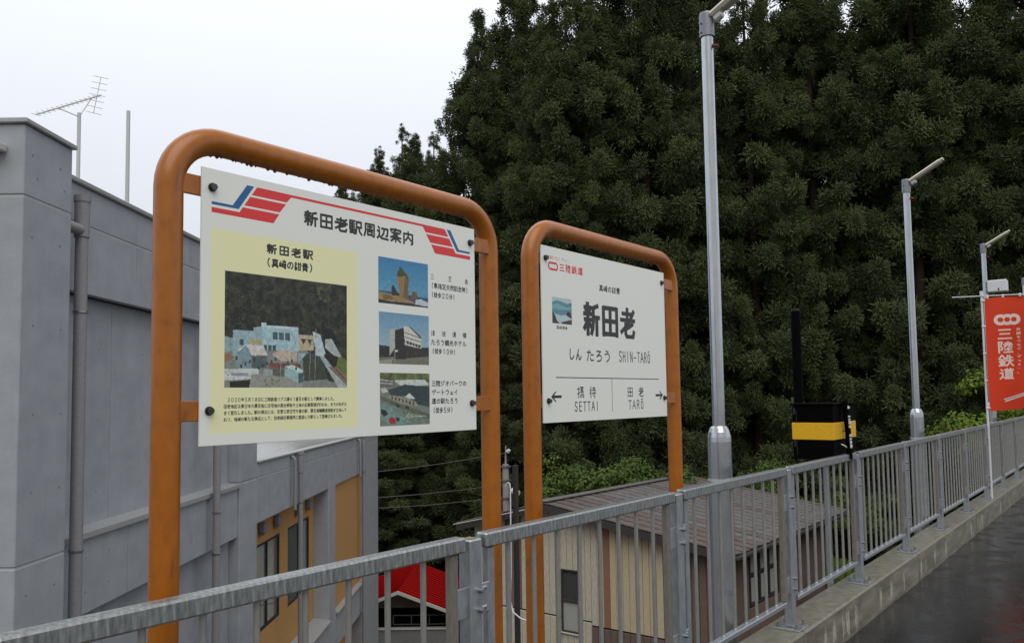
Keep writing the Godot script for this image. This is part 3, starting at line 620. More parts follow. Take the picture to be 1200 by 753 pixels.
func print_information() -> ImageTexture:
	var p := Print.new(1130, 756, 1.5, c8(228, 231, 228), GLYPHS)
	var red := c8(216, 48, 50)
	var blue := c8(22, 92, 150)
	var ink := c8(38, 36, 36)
	p.poly(vv([30, 90, 95, 90, 141, 24, 164, 24, 114, 98, 30, 98]), blue)
	p.poly(vv([174, 24, 300, 24, 276, 50, 156, 50]), red)
	p.rect(276, 24, 870, 32, red)
	p.poly(vv([151, 56, 274, 56, 252, 84, 132, 84]), red)
	p.poly(vv([30, 106, 117, 106, 127, 90, 250, 90, 230, 120, 30, 120]), red)
	p.poly(vv([1103, 90, 1042, 90, 997, 24, 976, 24, 1030, 98, 1103, 98]), blue)
	p.poly(vv([966, 24, 846, 24, 866, 50, 985, 50]), red)
	p.poly(vv([990, 56, 868, 56, 890, 84, 1009, 84]), red)
	p.poly(vv([1105, 106, 1024, 106, 1013, 90, 894, 90, 914, 120, 1105, 120]), red)
	p.text("新田老駅周辺案内", 336, 60, 810, 107, 7.6, ink, 0.9)
	p.rect(29, 163, 548, 725, c8(234, 234, 188))
	p.text("新田老駅", 203, 182, 376, 211, 5.0, ink, 0.82)
	p.text("(真崎の紺青)", 196, 224, 384, 250, 3.8, ink, 0.92)
	photo_station(p, 73, 277, 506, 600)
	p.grain(73, 277, 506, 600, 0.13, 91)
	var lines := ["2020年5月18日に三陸鉄道リアス線41番目の駅として開業しました。", "田老地区は東日本大震災後に住宅地の高台移転や土地の区画整理が行われ、まちの形が大", "きく変化しました。駅の周辺には、災害公営住宅や道の駅、震災遺構関連施設が立地して", "おり、地域の新たな拠点として、田老総合事務所に直結した駅として整備されました。"]
	for e in 4:
		var x0 := 82.0 if e == 0 else 71.0
		p.text(lines[e], x0, 628.5 + e * 18, x0 + lines[e].length() * 10.85, 639.5 + e * 18, 1.4, ink, 0.92)
	photo_rock(p, 641, 164, 876, 319)
	photo_hotel(p, 643, 348, 878, 521)
	photo_roadside(p, 646, 551, 880, 727)
	p.grain(641, 165, 876, 319, 0.06, 92)
	p.grain(643, 348, 878, 521, 0.06, 93)
	p.grain(646, 551, 880, 727, 0.15, 94)
	p.glyph("三", 889, 195, 908, 215, 2.4, 2.2, ink)
	p.glyph("王", 982, 195, 1001, 215, 2.4, 2.2, ink)
	p.glyph("岩", 1073, 195, 1092, 215, 2.4, 2.2, ink)
	p.text("(県指定天然記念物)", 885, 227, 1098, 247, 2.7, ink, 0.9)
	p.text("(徒歩20分)", 886, 260, 1025, 279, 2.7, ink, 0.88)
	for e in 4:
		p.glyph("津波遺構"[e], 890 + e * 56, 397, 910 + e * 56, 417, 2.1, 2.0, ink)
	p.text("たろう観光ホテル", 889, 429, 1079, 449, 2.8, ink, 0.9)
	p.text("(徒歩10分)", 888, 461, 1025, 480, 2.7, ink, 0.88)
	p.text("三陸ジオパークの", 890, 575, 1078, 595, 2.8, ink, 0.88)
	p.text("ゲートウェイ", 890, 607, 1030, 626, 2.8, ink, 0.88)
	p.text("道の駅たろう", 890, 638, 1030, 658, 2.8, ink, 0.9)
	p.text("(徒歩5分)", 890, 670, 1008, 690, 2.7, ink, 0.88)
	return p.texture()

func photo_station(p: Print, x0: float, y0: float, x1: float, y1: float) -> void:
	p.speckle(x0, y0, x1, y1, c8(18, 22, 18), c8(72, 76, 58), 0.022, 71)
	var w := x1 - x0
	var h := y1 - y0
	var q := func(a: Array) -> Array:
		var o := []
		for e in range(0, a.size(), 2):
			o.append(Vector2(x0 + w * a[e] / 100.0, y0 + h * a[e + 1] / 100.0))
		return o
	p.blobs(x0, y0, x1, y0 + h * 0.6, [c8(30, 34, 28), c8(40, 43, 34), c8(50, 52, 40), c8(24, 26, 23), c8(58, 58, 46)], 420, 4, 13, 81)
	p.blobs(x0 + w * 0.72, y0 + 1, x0 + w * 0.86, y0 + h * 0.2, [c8(84, 98, 54), c8(66, 80, 44)], 22, 4, 9, 82)
	p.blobs(x0, y0 + h * 0.1, x0 + w * 0.3, y0 + h * 0.5, [c8(74, 74, 62), c8(62, 64, 52)], 50, 2, 6, 83)
	for e in 14:
		var tx := x0 + w * (0.04 + 0.066 * e)
		p.line(Vector2(tx, y0 + h * (0.1 + 0.2 * (e % 3) / 3.0)), Vector2(tx + (e % 5) - 2, y0 + h * 0.5), 1.1, 1.1, c8(70, 66, 56))
	p.poly(q.call([92, 68, 100, 74, 100, 90, 90, 80]), c8(96, 116, 58))
	p.poly(q.call([0, 58, 62, 62, 84, 94, 100, 96, 100, 100, 0, 100]), c8(128, 136, 132))
	p.poly(q.call([6, 50, 21, 50, 21, 47, 36, 44, 36, 66, 6, 76]), c8(150, 178, 188))
	p.poly(q.call([28, 44, 36, 44, 57, 44, 57, 67, 28, 66]), c8(164, 194, 204))
	p.poly(q.call([27, 42, 31, 42, 31, 45, 49, 44, 57, 46, 57, 47, 27, 46]), c8(196, 214, 220))
	for e in 3:
		p.poly(q.call([36 + e * 5, 50, 40 + e * 5, 50.5, 40 + e * 5, 57, 36 + e * 5, 56.5]), c8(76, 96, 104))
		p.poly(q.call([29 + e * 3.5, 62, 31.5 + e * 3.5, 62, 31.5 + e * 3.5, 67, 29 + e * 3.5, 67]), c8(66, 80, 84))
	p.poly(q.call([11, 58, 14, 58, 14, 63, 11, 63]), c8(70, 84, 88))
	p.poly(q.call([18, 57, 27, 57, 27, 62, 18, 63]), c8(176, 170, 132))
	p.poly(q.call([57, 51, 70, 51, 70, 65, 57, 66]), c8(186, 172, 146))
	for e in 2:
		p.poly(q.call([59 + e * 5.5, 55, 63.5 + e * 5.5, 55, 61.2 + e * 5.5, 60]), c8(70, 62, 54))
	p.poly(q.call([60, 68, 78, 68, 82, 92, 62, 94]), c8(62, 70, 60))
	p.poly(q.call([57, 68, 64, 68, 57, 78]), c8(150, 178, 184))
	p.poly(q.call([69, 47, 76, 50, 81, 70, 72, 70]), c8(186, 204, 210))
	p.poly(q.call([76, 40, 88, 46, 90, 60, 80, 60]), c8(22, 22, 24))
	p.poly(q.call([80, 54, 86, 53, 95, 70, 90, 71, 80, 62]), c8(170, 180, 182))
	p.poly(q.call([79, 68, 92, 70, 90, 80, 83, 80]), c8(34, 32, 34))
	p.poly(q.call([75, 70, 79, 70, 100, 98, 100, 100, 92, 100]), c8(164, 178, 178))
	p.poly(q.call([83, 80, 91, 80, 100, 90, 100, 98]), c8(104, 92, 84))
	p.poly(q.call([85, 80, 86, 80, 100, 96, 100, 97]), c8(168, 124, 100))
	p.poly(q.call([89, 80, 90, 80, 100, 90, 100, 91]), c8(168, 124, 100))
	p.poly(q.call([0, 56, 7, 58, 7, 68, 0, 70]), c8(140, 168, 172))
	p.poly(q.call([9, 68, 16, 62, 29, 63, 32, 71, 19, 72]), c8(206, 206, 204))
	p.poly(q.call([9, 70, 16, 63, 20, 72, 20, 84, 9, 82]), c8(126, 152, 158))
	p.poly(q.call([20, 72, 31, 72, 31, 82, 20, 84]), c8(84, 98, 100))
	p.poly(q.call([35, 70, 42, 66, 56, 67, 56, 76, 43, 76]), c8(190, 176, 160))
	p.poly(q.call([33, 78, 58, 78, 57, 82, 34, 83]), c8(128, 76, 68))
	p.poly(q.call([34, 83, 45, 83, 45, 92, 34, 92]), c8(94, 94, 88))
	p.poly(q.call([29, 84, 36, 84, 36, 90, 28, 90]), c8(150, 160, 164))
	p.poly(q.call([46, 82, 61, 86, 61, 94, 56, 96, 46, 91]), c8(150, 186, 186))
	p.poly(q.call([57, 87, 61, 86, 61, 94, 57, 96]), c8(64, 92, 96))
	p.poly(q.call([45, 81, 52, 79, 61, 84, 60, 87]), c8(190, 214, 212))
	p.poly(q.call([0, 70, 8, 74, 0, 78]), c8(150, 104, 84))
	p.poly(q.call([0, 84, 25, 83, 25, 92, 0, 94]), c8(198, 206, 208))
	p.poly(q.call([5, 87.5, 17, 87, 17, 89.5, 5, 90]), c8(140, 150, 160))
	p.poly(q.call([4, 95, 22, 93, 22, 100, 4, 100]), c8(40, 38, 36))
	for e in 16:
		p.poly(q.call([8 + e * 3.3, 73 + (e * 7 % 9), 9.4 + e * 3.3, 73 + (e * 7 % 9), 9.4 + e * 3.3, 76 + (e * 7 % 9), 8 + e * 3.3, 76 + (e * 7 % 9)]), c8(58, 66, 70))
	p.poly(q.call([20, 88, 46, 90, 60, 97, 60, 100, 18, 100]), c8(150, 152, 146))
	p.blobs(x0 + w * 0.24, y0 + h * 0.9, x0 + w * 0.44, y1, [c8(112, 122, 88), c8(134, 142, 110)], 14, 3, 6, 84)
	for e in [[68, 50, 66, 94], [72, 44, 71, 96], [42, 78, 43, 99]]:
		p.line(Vector2(x0 + w * e[0] / 100, y0 + h * e[1] / 100), Vector2(x0 + w * e[2] / 100, y0 + h * e[3] / 100), 2.0, 2.0, c8(150, 166, 168))

func photo_rock(p: Print, x0: float, y0: float, x1: float, y1: float) -> void:
	for e in 30:
		p.rect(x0, lerpf(y0, y1, e / 30.0), x1, lerpf(y0, y1, (e + 1) / 30.0), c8(58, 128, 178).lerp(c8(104, 166, 188), e / 30.0))
	var w := (x1 - x0) / 100.0
	var h := (y1 - y0) / 100.0
	var q := func(a: Array) -> Array:
		var o := []
		for e in range(0, a.size(), 2):
			o.append(Vector2(x0 + w * a[e], y0 + h * a[e + 1]))
		return o
	p.poly(q.call([0, 74, 30, 74, 78, 78, 100, 78, 100, 100, 0, 100]), c8(38, 82, 122))
	p.poly(q.call([74, 84, 86, 82, 100, 88, 100, 97, 72, 97]), c8(190, 204, 212))
	p.poly(q.call([0, 76, 30, 78, 52, 84, 74, 92, 70, 100, 0, 98]), c8(150, 128, 88))
	p.poly(q.call([0, 92, 24, 95, 60, 94, 100, 98, 100, 100, 0, 100]), c8(44, 44, 42))
	p.poly(q.call([25, 76, 26, 60, 29, 58, 36, 72, 44, 80, 26, 80]), c8(46, 42, 38))
	p.poly(q.call([40, 84, 42, 70, 38, 54, 36, 38, 38, 28, 48, 24, 58, 30, 60, 42, 58, 60, 60, 84]), c8(146, 120, 74))
	p.poly(q.call([48, 84, 50, 60, 52, 40, 58, 34, 60, 46, 58, 62, 60, 84]), c8(112, 92, 58))
	p.poly(q.call([36, 38, 37, 27, 40, 24, 41, 16, 45, 17, 50, 24, 57, 32, 60, 44, 52, 34, 44, 38]), c8(70, 72, 46))
	p.poly(q.call([64, 78, 68, 66, 76, 68, 78, 78, 72, 86, 64, 86]), c8(110, 86, 62))
	p.poly(q.call([8, 82, 20, 80, 30, 88, 10, 92]), c8(112, 94, 62))

func photo_hotel(p: Print, x0: float, y0: float, x1: float, y1: float) -> void:
	for e in 24:
		p.rect(x0, lerpf(y0, y1, e / 24.0), x1, lerpf(y0, y1, (e + 1) / 24.0), c8(110, 154, 186).lerp(c8(176, 196, 206), e / 24.0))
	var w := (x1 - x0) / 100.0
	var h := (y1 - y0) / 100.0
	var q := func(a: Array) -> Array:
		var o := []
		for e in range(0, a.size(), 2):
			o.append(Vector2(x0 + w * a[e], y0 + h * a[e + 1]))
		return o
	p.poly(q.call([0, 64, 20, 66, 80, 66, 100, 64, 100, 90, 0, 92]), c8(44, 44, 44))
	p.poly(q.call([0, 88, 100, 80, 100, 100, 0, 100]), c8(116, 116, 100))
	p.poly(q.call([20, 34, 32, 30, 34, 64, 20, 84]), c8(176, 182, 172))
	p.poly(q.call([31, 34, 48, 28, 50, 60, 52, 90, 30, 90]), c8(46, 44, 42))
	p.poly(q.call([48, 24, 60, 26, 84, 46, 84, 68, 50, 60]), c8(206, 208, 200))
	p.poly(q.call([60, 26, 62, 25, 84, 44, 82, 46]), c8(62, 60, 58))
	for e in 3:
		var y := 36.0 + e * 9
		p.poly(q.call([50, y, 84, y + 10 - e * 1.5, 84, y + 11.5 - e * 1.5, 50, y + 1.5]), c8(80, 80, 78))
	for e in 5:
		p.poly(q.call([54 + e * 6, 53 + e * 1.8, 58 + e * 6, 54 + e * 1.8, 58 + e * 6, 60 + e * 1.6, 54 + e * 6, 59 + e * 1.6]), c8(52, 52, 52))
	p.poly(q.call([50, 62, 84, 68, 100, 76, 100, 82, 52, 88]), c8(54, 50, 46))
	p.rect(x0 + w * 30, y0 + h * 72, x0 + w * 36, y0 + h * 76, c8(210, 210, 206))
	p.rect(x0 + w * 30, y0 + h * 76, x0 + w * 31, y0 + h * 98, c8(170, 170, 166))
	p.poly(q.call([0, 94, 26, 90, 24, 100, 0, 100]), c8(150, 152, 142))

func photo_roadside(p: Print, x0: float, y0: float, x1: float, y1: float) -> void:
	p.rect(x0, y0, x1, y1, c8(112, 128, 118))
	var w := (x1 - x0) / 100.0
	var h := (y1 - y0) / 100.0
	var q := func(a: Array) -> Array:
		var o := []
		for e in range(0, a.size(), 2):
			o.append(Vector2(x0 + w * a[e], y0 + h * a[e + 1]))
		return o
	p.speckle(x0, y0, x1, y0 + h * 16, c8(66, 76, 40), c8(124, 132, 82), 0.03, 72)
	p.poly(q.call([26, 14, 60, 12, 90, 12, 100, 22, 60, 26, 40, 24]), c8(196, 206, 204))
	p.poly(q.call([0, 10, 28, 14, 30, 26, 0, 28]), c8(104, 104, 98))
	p.poly(q.call([0, 12, 26, 15, 26, 17, 0, 14]), c8(180, 184, 180))
	p.poly(q.call([0, 18, 26, 20, 26, 22, 0, 20]), c8(176, 180, 176))
	p.poly(q.call([16, 32, 48, 22, 100, 26, 100, 66, 70, 60, 60, 44, 40, 44, 20, 42]), c8(54, 68, 68))
	p.poly(q.call([50, 24, 100, 27, 100, 44, 76, 60]), c8(48, 66, 70))
	p.poly(q.call([48, 46, 58, 38, 70, 50, 60, 50]), c8(204, 206, 200))
	p.poly(q.call([2, 30, 10, 27, 16, 36, 4, 38]), c8(200, 200, 192))
	p.poly(q.call([18, 42, 40, 46, 72, 56, 76, 64, 40, 58, 18, 48]), c8(152, 146, 132))
	for e in 7:
		p.poly(q.call([22 + e * 7, 44 + e * 2, 25 + e * 7, 44.5 + e * 2, 25 + e * 7, 50 + e * 2, 22 + e * 7, 49 + e * 2]), c8(58, 54, 50))
	p.poly(q.call([0, 42, 40, 60, 100, 80, 100, 92, 0, 50]), c8(98, 100, 84))
	p.poly(q.call([0, 58, 14, 60, 60, 96, 20, 100, 0, 84]), c8(116, 148, 142))
	for e in 6:
		p.line(Vector2(x0 + w * (46 + e * 8), y0 + h * (88 - e)), Vector2(x0 + w * (58 + e * 7), y0 + h * (78 + e * 1.5)), 2.6, 2.6, c8(190, 196, 180))
	p.poly(q.call([2, 68, 10, 70, 16, 78, 8, 82, 2, 76]), c8(46, 48, 50))
	p.poly(q.call([16, 88, 22, 83, 30, 88, 30, 96, 20, 97]), c8(168, 40, 40))
	p.poly(q.call([30, 84, 38, 86, 38, 92, 32, 92]), c8(44, 52, 62))
	p.poly(q.call([30, 58, 38, 62, 36, 66, 30, 63]), c8(40, 42, 40))
	p.poly(q.call([50, 62, 58, 66, 56, 70, 50, 67]), c8(40, 42, 40))

func cloud_mark(p: Print, cx: float, cy: float, w: float, h: float, t: float, col: Color, ground: Color) -> void:
	# three round lobes in a row, their joint outline drawn as a thick scalloped ring
	for ring in 2:
		for s in [-1.0, 0.0, 1.0]:
			var pts := []
			var rx := h * 0.5 - t * ring
			for e in 28:
				var a := TAU * e / 28.0
				pts.append(Vector2(cx + s * (w - h) * 0.5 + cos(a) * rx, cy + sin(a) * rx))
			p.poly(pts, ground if ring == 1 else col)

func print_name() -> ImageTexture:
	var white := c8(228, 231, 228)
	var p := Print.new(1095, 749, 1.2, white, GLYPHS)
	var red := c8(204, 40, 44)
	var ink := c8(36, 34, 34)
	p.text("笑顔をつなぐ、ずっと…。", 50, 38, 226, 53, 1.6, c8(206, 110, 110), 0.86)
	cloud_mark(p, 88, 82, 74, 38, 8.5, red, white)
	p.text("三陸鉄道", 131, 64, 323, 97, 5.0, red, 0.8)
	p.text("真崎の紺青", 454, 124, 645, 155, 4.4, ink, 0.9)
	p.glyph("新", 314, 214, 458, 366, 27, 20, ink)
	p.glyph("田", 474, 214, 622, 366, 28, 22, ink)
	p.glyph("老", 638, 214, 784, 366, 27, 20, ink)
	# small picture of the bay
	p.rect(76, 213, 224, 326, c8(176, 196, 200))
	p.poly(vv([76, 236, 110, 226, 150, 230, 200, 238, 224, 236, 224, 290, 76, 300]), c8(86, 138, 150))
	p.poly(vv([76, 246, 120, 240, 180, 252, 224, 250, 224, 258, 150, 266, 76, 262]), c8(116, 170, 178))
	p.poly(vv([90, 284, 140, 290, 200, 282, 196, 306, 140, 318, 100, 308]), c8(178, 202, 210))
	p.poly(vv([76, 276, 96, 290, 110, 314, 130, 326, 76, 326]), c8(52, 46, 44))
	p.poly(vv([180, 286, 190, 270, 212, 272, 224, 290, 224, 300, 196, 292]), c8(40, 38, 38))
	p.poly(vv([150, 318, 224, 304, 224, 326, 140, 326]), c8(60, 52, 46))
	p.poly(vv([196, 234, 224, 232, 224, 238, 206, 239]), c8(60, 84, 92))
	p.text("真崎海岸", 104, 335, 190, 351, 1.9, ink, 0.9)
	p.text("しん", 190, 428, 300, 482, 6.6, ink, 0.9)
	p.text("たろう", 332, 428, 550, 484, 6.6, ink, 0.86)
	p.text("SHIN-TARŌ", 617, 424, 930, 481, 5.6, ink, 0.92)
	p.rect(94, 556, 1013, 560, ink)
	p.rect(549, 560, 552, 712, ink)
	p.glyph("摂", 256, 597, 309, 649, 5.2, 4.6, ink)
	p.glyph("待", 357, 597, 410, 649, 5.4, 4.8, ink)
	p.text("SETTAI", 228, 661, 436, 708, 5.0, ink, 0.82)
	p.glyph("田", 693, 598, 746, 647, 5.4, 4.8, ink)
	p.glyph("老", 799, 597, 851, 648, 5.4, 4.8, ink)
	p.text("TARŌ", 695, 660, 853, 708, 5.0, ink, 0.86)
	for s in [[57, 1.0], [1053, -1.0]]:
		var x: float = s[0]
		var d: float = s[1]
		p.poly(vv([x, 640, x + d * 30, 618, x + d * 40, 618, x + d * 22, 634, x + d * 78, 634, x + d * 78, 646, x + d * 22, 646, x + d * 40, 662, x + d * 30, 662]), ink)
	return p.texture()

func print_banner() -> ImageTexture:
	var ground := c8(214, 62, 28)
	var p := Print.new(480, 1540, 0.9, ground, GLYPHS)
	var w := c8(232, 214, 206)
	cloud_mark(p, 250, 310, 300, 150, 42, w, ground)
	p.text("三陸鉄道", 130, 425, 300, 1150, 20, w, 0.84, true)
	p.text("笑顔をつなぐ、ずっと…。", 345, 430, 395, 1060, 5.5, w, 0.72, true)
	p.poly(vv([160, 1385, 300, 1350, 470, 1310, 470, 1350, 300, 1395, 170, 1430, 185, 1405]), w)
	p.poly(vv([180, 1396, 300, 1366, 460, 1328, 460, 1336, 300, 1376, 182, 1406]), c8(60, 70, 130))
	return p.texture()

func print_face(tex: Texture2D, rough: float) -> StandardMaterial3D:
	var m := mat(Color(1, 1, 1), rough)
	m.albedo_texture = tex
	m.texture_repeat = false
	return m

# ---------------------------------------------------------------- trees
# a crown is some hundreds of small leafy tufts set along its limbs; a few tuft shapes serve all trees of a kind
func needle_tuft(sd: int) -> ArrayMesh:
	# soft rope-like branchlets fanning out and a little up from one twig end
	var rng := RandomNumberGenerator.new()
	rng.seed = sd
	var m := MB.new()
	for k in 210:
		var d := Vector3(rng.randfn() * 0.75, 0.55 + rng.randfn() * 0.55, rng.randfn() * 0.75).normalized()
		var p := d * 0.36 * pow(rng.randf(), 0.6) + Vector3(rng.randfn() * 0.06, rng.randf_range(-0.18, 0.06), rng.randfn() * 0.06)
		var ln := rng.randf_range(0.07, 0.15)
		var bend := Vector3(rng.randfn() * 0.04, rng.randf_range(-0.07, 0.05), rng.randfn() * 0.04)
		m.tint = Color(1, 1, 1) * rng.randf_range(0.9, 1.1)
		m.tube(PackedVector3Array([p, p + d * ln * 0.45 + bend * 0.3, p + d * ln * 0.8 + bend * 0.7, p + d * ln + bend]), [0.01, rng.randf_range(0.018, 0.028), 0.02, 0.006], 4, false)
	return m.mesh()

func leaf_tuft(sd: int, size: float) -> ArrayMesh:
	var rng := RandomNumberGenerator.new()
	rng.seed = sd
	var m := MB.new()
	for k in 110:
		var d := Vector3(rng.randfn(), 0.45 + rng.randfn() * 0.8, rng.randfn()).normalized()
		var p := Vector3(d.x, d.y * 0.7, d.z) * 0.5 * sqrt(rng.randf_range(0.15, 1.0))
		var nm := (d * 0.7 + Vector3(0, 0.5, 0) + Vector3(rng.randfn(), rng.randfn(), rng.randfn()) * 0.35).normalized()
		var al := Vector3(rng.randfn(), rng.randf_range(-0.9, 0.3), rng.randfn()) + d
		al = (al - nm * al.dot(nm)).normalized()
		var ln := size * rng.randf_range(0.7, 1.3)
		var sd2 := al.cross(nm) * ln * 0.27
		m.tint = Color(1, 1, 1) * rng.randf_range(0.88, 1.12)
		m.quad(p, p + al * ln * 0.45 + sd2, p + al * ln - nm * ln * 0.12, p + al * ln * 0.45 - sd2, nm)
	return m.mesh()

var needle_tufts := []
var leaf_tufts := []

func crown_of(o: Node3D, tufts: Array, spots: Array) -> void:
	# spots: [transform, colour], dealt out to the tuft shapes
	var crown := Node3D.new()
	crown.name = "crown"
	o.add_child(crown)
	for v in tufts.size():
		var mine := []
		for k in range(v, spots.size(), tufts.size()):
			mine.append(spots[k])
		var mm := MultiMesh.new()
		mm.transform_format = MultiMesh.TRANSFORM_3D
		mm.use_colors = true
		mm.mesh = tufts[v]
		mm.instance_count = mine.size()
		for k in mine.size():
			mm.set_instance_transform(k, mine[k][0])
			mm.set_instance_color(k, mine[k][1])
		var mi := MultiMeshInstance3D.new()
		mi.name = "foliage"
		mi.multimesh = mm
		mi.material_override = M.leaf
		mi.set_meta("kind", "stuff")
		crown.add_child(mi, true)

func tuft_at(rng: RandomNumberGenerator, p: Vector3, axis: Vector3, scl: float, old_leaf: Color, young_leaf: Color) -> Array:
	var y := axis.normalized()
	var x := y.cross(Vector3(0.3, 0.1, 0.9)).normalized()
	var bs := Basis(x, y, x.cross(y)).rotated(y, rng.randf() * TAU).scaled(Vector3.ONE * scl)
	var col := old_leaf.lerp(young_leaf, pow(rng.randf(), 1.8)) * rng.randf_range(0.88, 1.12)   # by chance, tuft by tuft
	col.a = 1.0
	return [Transform3D(bs, p), col]

func make_conifer(sd: int, h: float, r: float, bare: float, dense: float, taper := 0.9) -> Node3D:
	var rng := RandomNumberGenerator.new()
	rng.seed = sd
	if needle_tufts.is_empty():
		needle_tufts = [needle_tuft(31), needle_tuft(32), needle_tuft(33)]
	var wood := MB.new()
	var path := PackedVector3Array()
	var rads := []
	for k in 9:
		var t := k / 8.0
		path.append(Vector3(sin(t * 5.0 + sd) * 0.12 * t, h * t * 0.985, cos(t * 4.0 + sd) * 0.12 * t))
		rads.append(lerpf(0.34, 0.03, pow(t, 0.9)) * h / 28.0)
	wood.tube(path, rads, 8, false)
	var limbs := MB.new()
	var spots := []
	var old_leaf := Color(0.072, 0.093, 0.044)   # last year's needles
	var young_leaf := Color(0.098, 0.124, 0.05)   # this year's growth
	var y := h * bare
	while y < h * 0.99:
		var t := y / h
		var prof := pow(minf(1.0, (1.0 - t) / 0.36), taper) * lerpf(0.8, 1.0, clampf((t - bare) / 0.15, 0, 1))
		var cnt := 5 if t < 0.85 else 4
		var az0 := rng.randf() * TAU
		for k in cnt:
			if rng.randf() > dense:
				continue
			var az := az0 + TAU * k / cnt + rng.randf_range(-0.5, 0.5)
			var ln := maxf(0.2, r * prof * rng.randf_range(0.62, 1.12))
			var dir := Vector3(cos(az), 0, sin(az))
			var y0 := y + rng.randf_range(-0.2, 0.2)
			var sag := rng.randf_range(-0.5, -0.15)
			var rise := rng.randf_range(0.1, 0.35)
			if k == 0 and ln > 1.0:
				limbs.tube(PackedVector3Array([Vector3(0, y0, 0), dir * ln * 0.5 + Vector3(0, y0 + ln * (sag * 0.5 + rise * 0.25), 0), dir * ln * 0.95 + Vector3(0, y0 + ln * (sag + rise) * 0.95, 0)]), [0.05, 0.03, 0.012], 4, false)
			var steps := int(maxf(1.0, ln / 0.5))
			for s in steps:
				var u := 1.0 - float(s) / steps * 0.75 if steps > 1 else 1.0
				var side := Vector3(-dir.z, 0, dir.x) * rng.randf_range(-0.4, 0.4) * ln * u * 0.5
				var p := dir * ln * u + side + Vector3(0, y0 + ln * (sag * u + rise * u * u), 0)
				spots.append(tuft_at(rng, p, dir * rng.randf_range(0.3, 1.0) + Vector3(rng.randfn() * 0.3, rng.randf_range(-0.15, 0.9), rng.randfn() * 0.3), lerpf(0.6, 1.3, pow(rng.randf(), 1.5)) * lerpf(1.0, 0.62, smoothstep(0.8, 1.0, t)), old_leaf, young_leaf))
				if rng.randf() < 0.6:   # hanging twigs under the limb
					spots.append(tuft_at(rng, p - Vector3(0, 0.35, 0) - dir * 0.1, dir * 0.7 + Vector3(0, -0.5, 0), rng.randf_range(0.7, 1.1) * lerpf(1.0, 0.6, smoothstep(0.8, 1.0, t)), old_leaf, young_leaf))
		y += 0.36 if t < 0.75 else 0.28
	var o := Node3D.new()
	part(o, "trunk", wood.mesh(), M.bark)
	part(o, "limbs", limbs.mesh(), M.bark).set_meta("kind", "stuff")
	crown_of(o, needle_tufts, spots)
	return o

func make_broadleaf(sd: int, h: float, r: float, old_leaf: Color, young_leaf: Color, mid := 0.62, half := 0.34) -> Node3D:
	var rng := RandomNumberGenerator.new()
	rng.seed = sd
	if leaf_tufts.is_empty():
		leaf_tufts = [leaf_tuft(41, 0.15), leaf_tuft(42, 0.15), leaf_tuft(43, 0.17)]
	var wood := MB.new()
	wood.tube(PackedVector3Array([Vector3.ZERO, Vector3(0.1, h * 0.25, 0.05), Vector3(-0.1, h * 0.5, 0.1), Vector3(0.05, h * 0.85, 0)]), [0.22, 0.17, 0.12, 0.03], 8, false)
	var limbs := MB.new()
	var spots := []
	var lobes := int(16 + r * 7)
	for k in lobes:
		var d := Vector3(rng.randfn(), rng.randfn() * 0.8 + 0.15, rng.randfn()).normalized()
		var rr := rng.randf_range(0.45, 1.0)
		var c := Vector3(d.x * r * rr, h * mid + d.y * h * half * rr, d.z * r * rr)
		if k % 2 == 0:
			limbs.tube(PackedVector3Array([Vector3(0, h * rng.randf_range(0.25, 0.55), 0), c * Vector3(0.5, 0.85, 0.5), c]), [0.07, 0.045, 0.015], 5, false)
		var lr := rng.randf_range(0.55, 1.0)
		for s in 13:
			var q := Vector3(rng.randfn(), rng.randfn() * 0.5, rng.randfn()) * lr * 0.62
			spots.append(tuft_at(rng, c + q, q.normalized() * 0.5 + Vector3(0, 0.8, 0), rng.randf_range(0.7, 1.15), old_leaf, young_leaf))
	var o := Node3D.new()
	part(o, "trunk", wood.mesh(), M.bark)
	part(o, "limbs", limbs.mesh(), M.bark).set_meta("kind", "stuff")
	crown_of(o, leaf_tufts, spots)
	return o

func plant(src: Node3D, called: String, at: Vector3, turn: float, scl: Vector3, label: String, group: String) -> void:
	var o: Node3D = src.duplicate()
	o.name = numbered(called)
	add_child(o, true)
	o.position = at
	o.rotation.y = turn
	o.scale = scl
	o.set_meta("label", label)
	o.set_meta("category", "tree")
	o.set_meta("group", group)

# camera-free ground coordinates of the wood: metres along and across the line of sight from the platform end of the sign
const FWD := Vector3(-0.616, 0, -0.788)
const RGT := Vector3(0.788, 0, -0.616)

func at_ground(ahead: float, aside: float) -> Vector3:
	var p := FWD * ahead + RGT * aside
	p.y = hill(p)
	return p

func hill(p: Vector3) -> float:
	var d := p.dot(FWD)
	var s := p.dot(RGT)
	var k := smoothstep(32.0, 90.0, d)
	return -9.0 + k * 9.0 + smoothstep(30.0, 60.0, d) * sin(s * 0.11) * 0.7 + smoothstep(30.0, 44.0, d) * 1.2

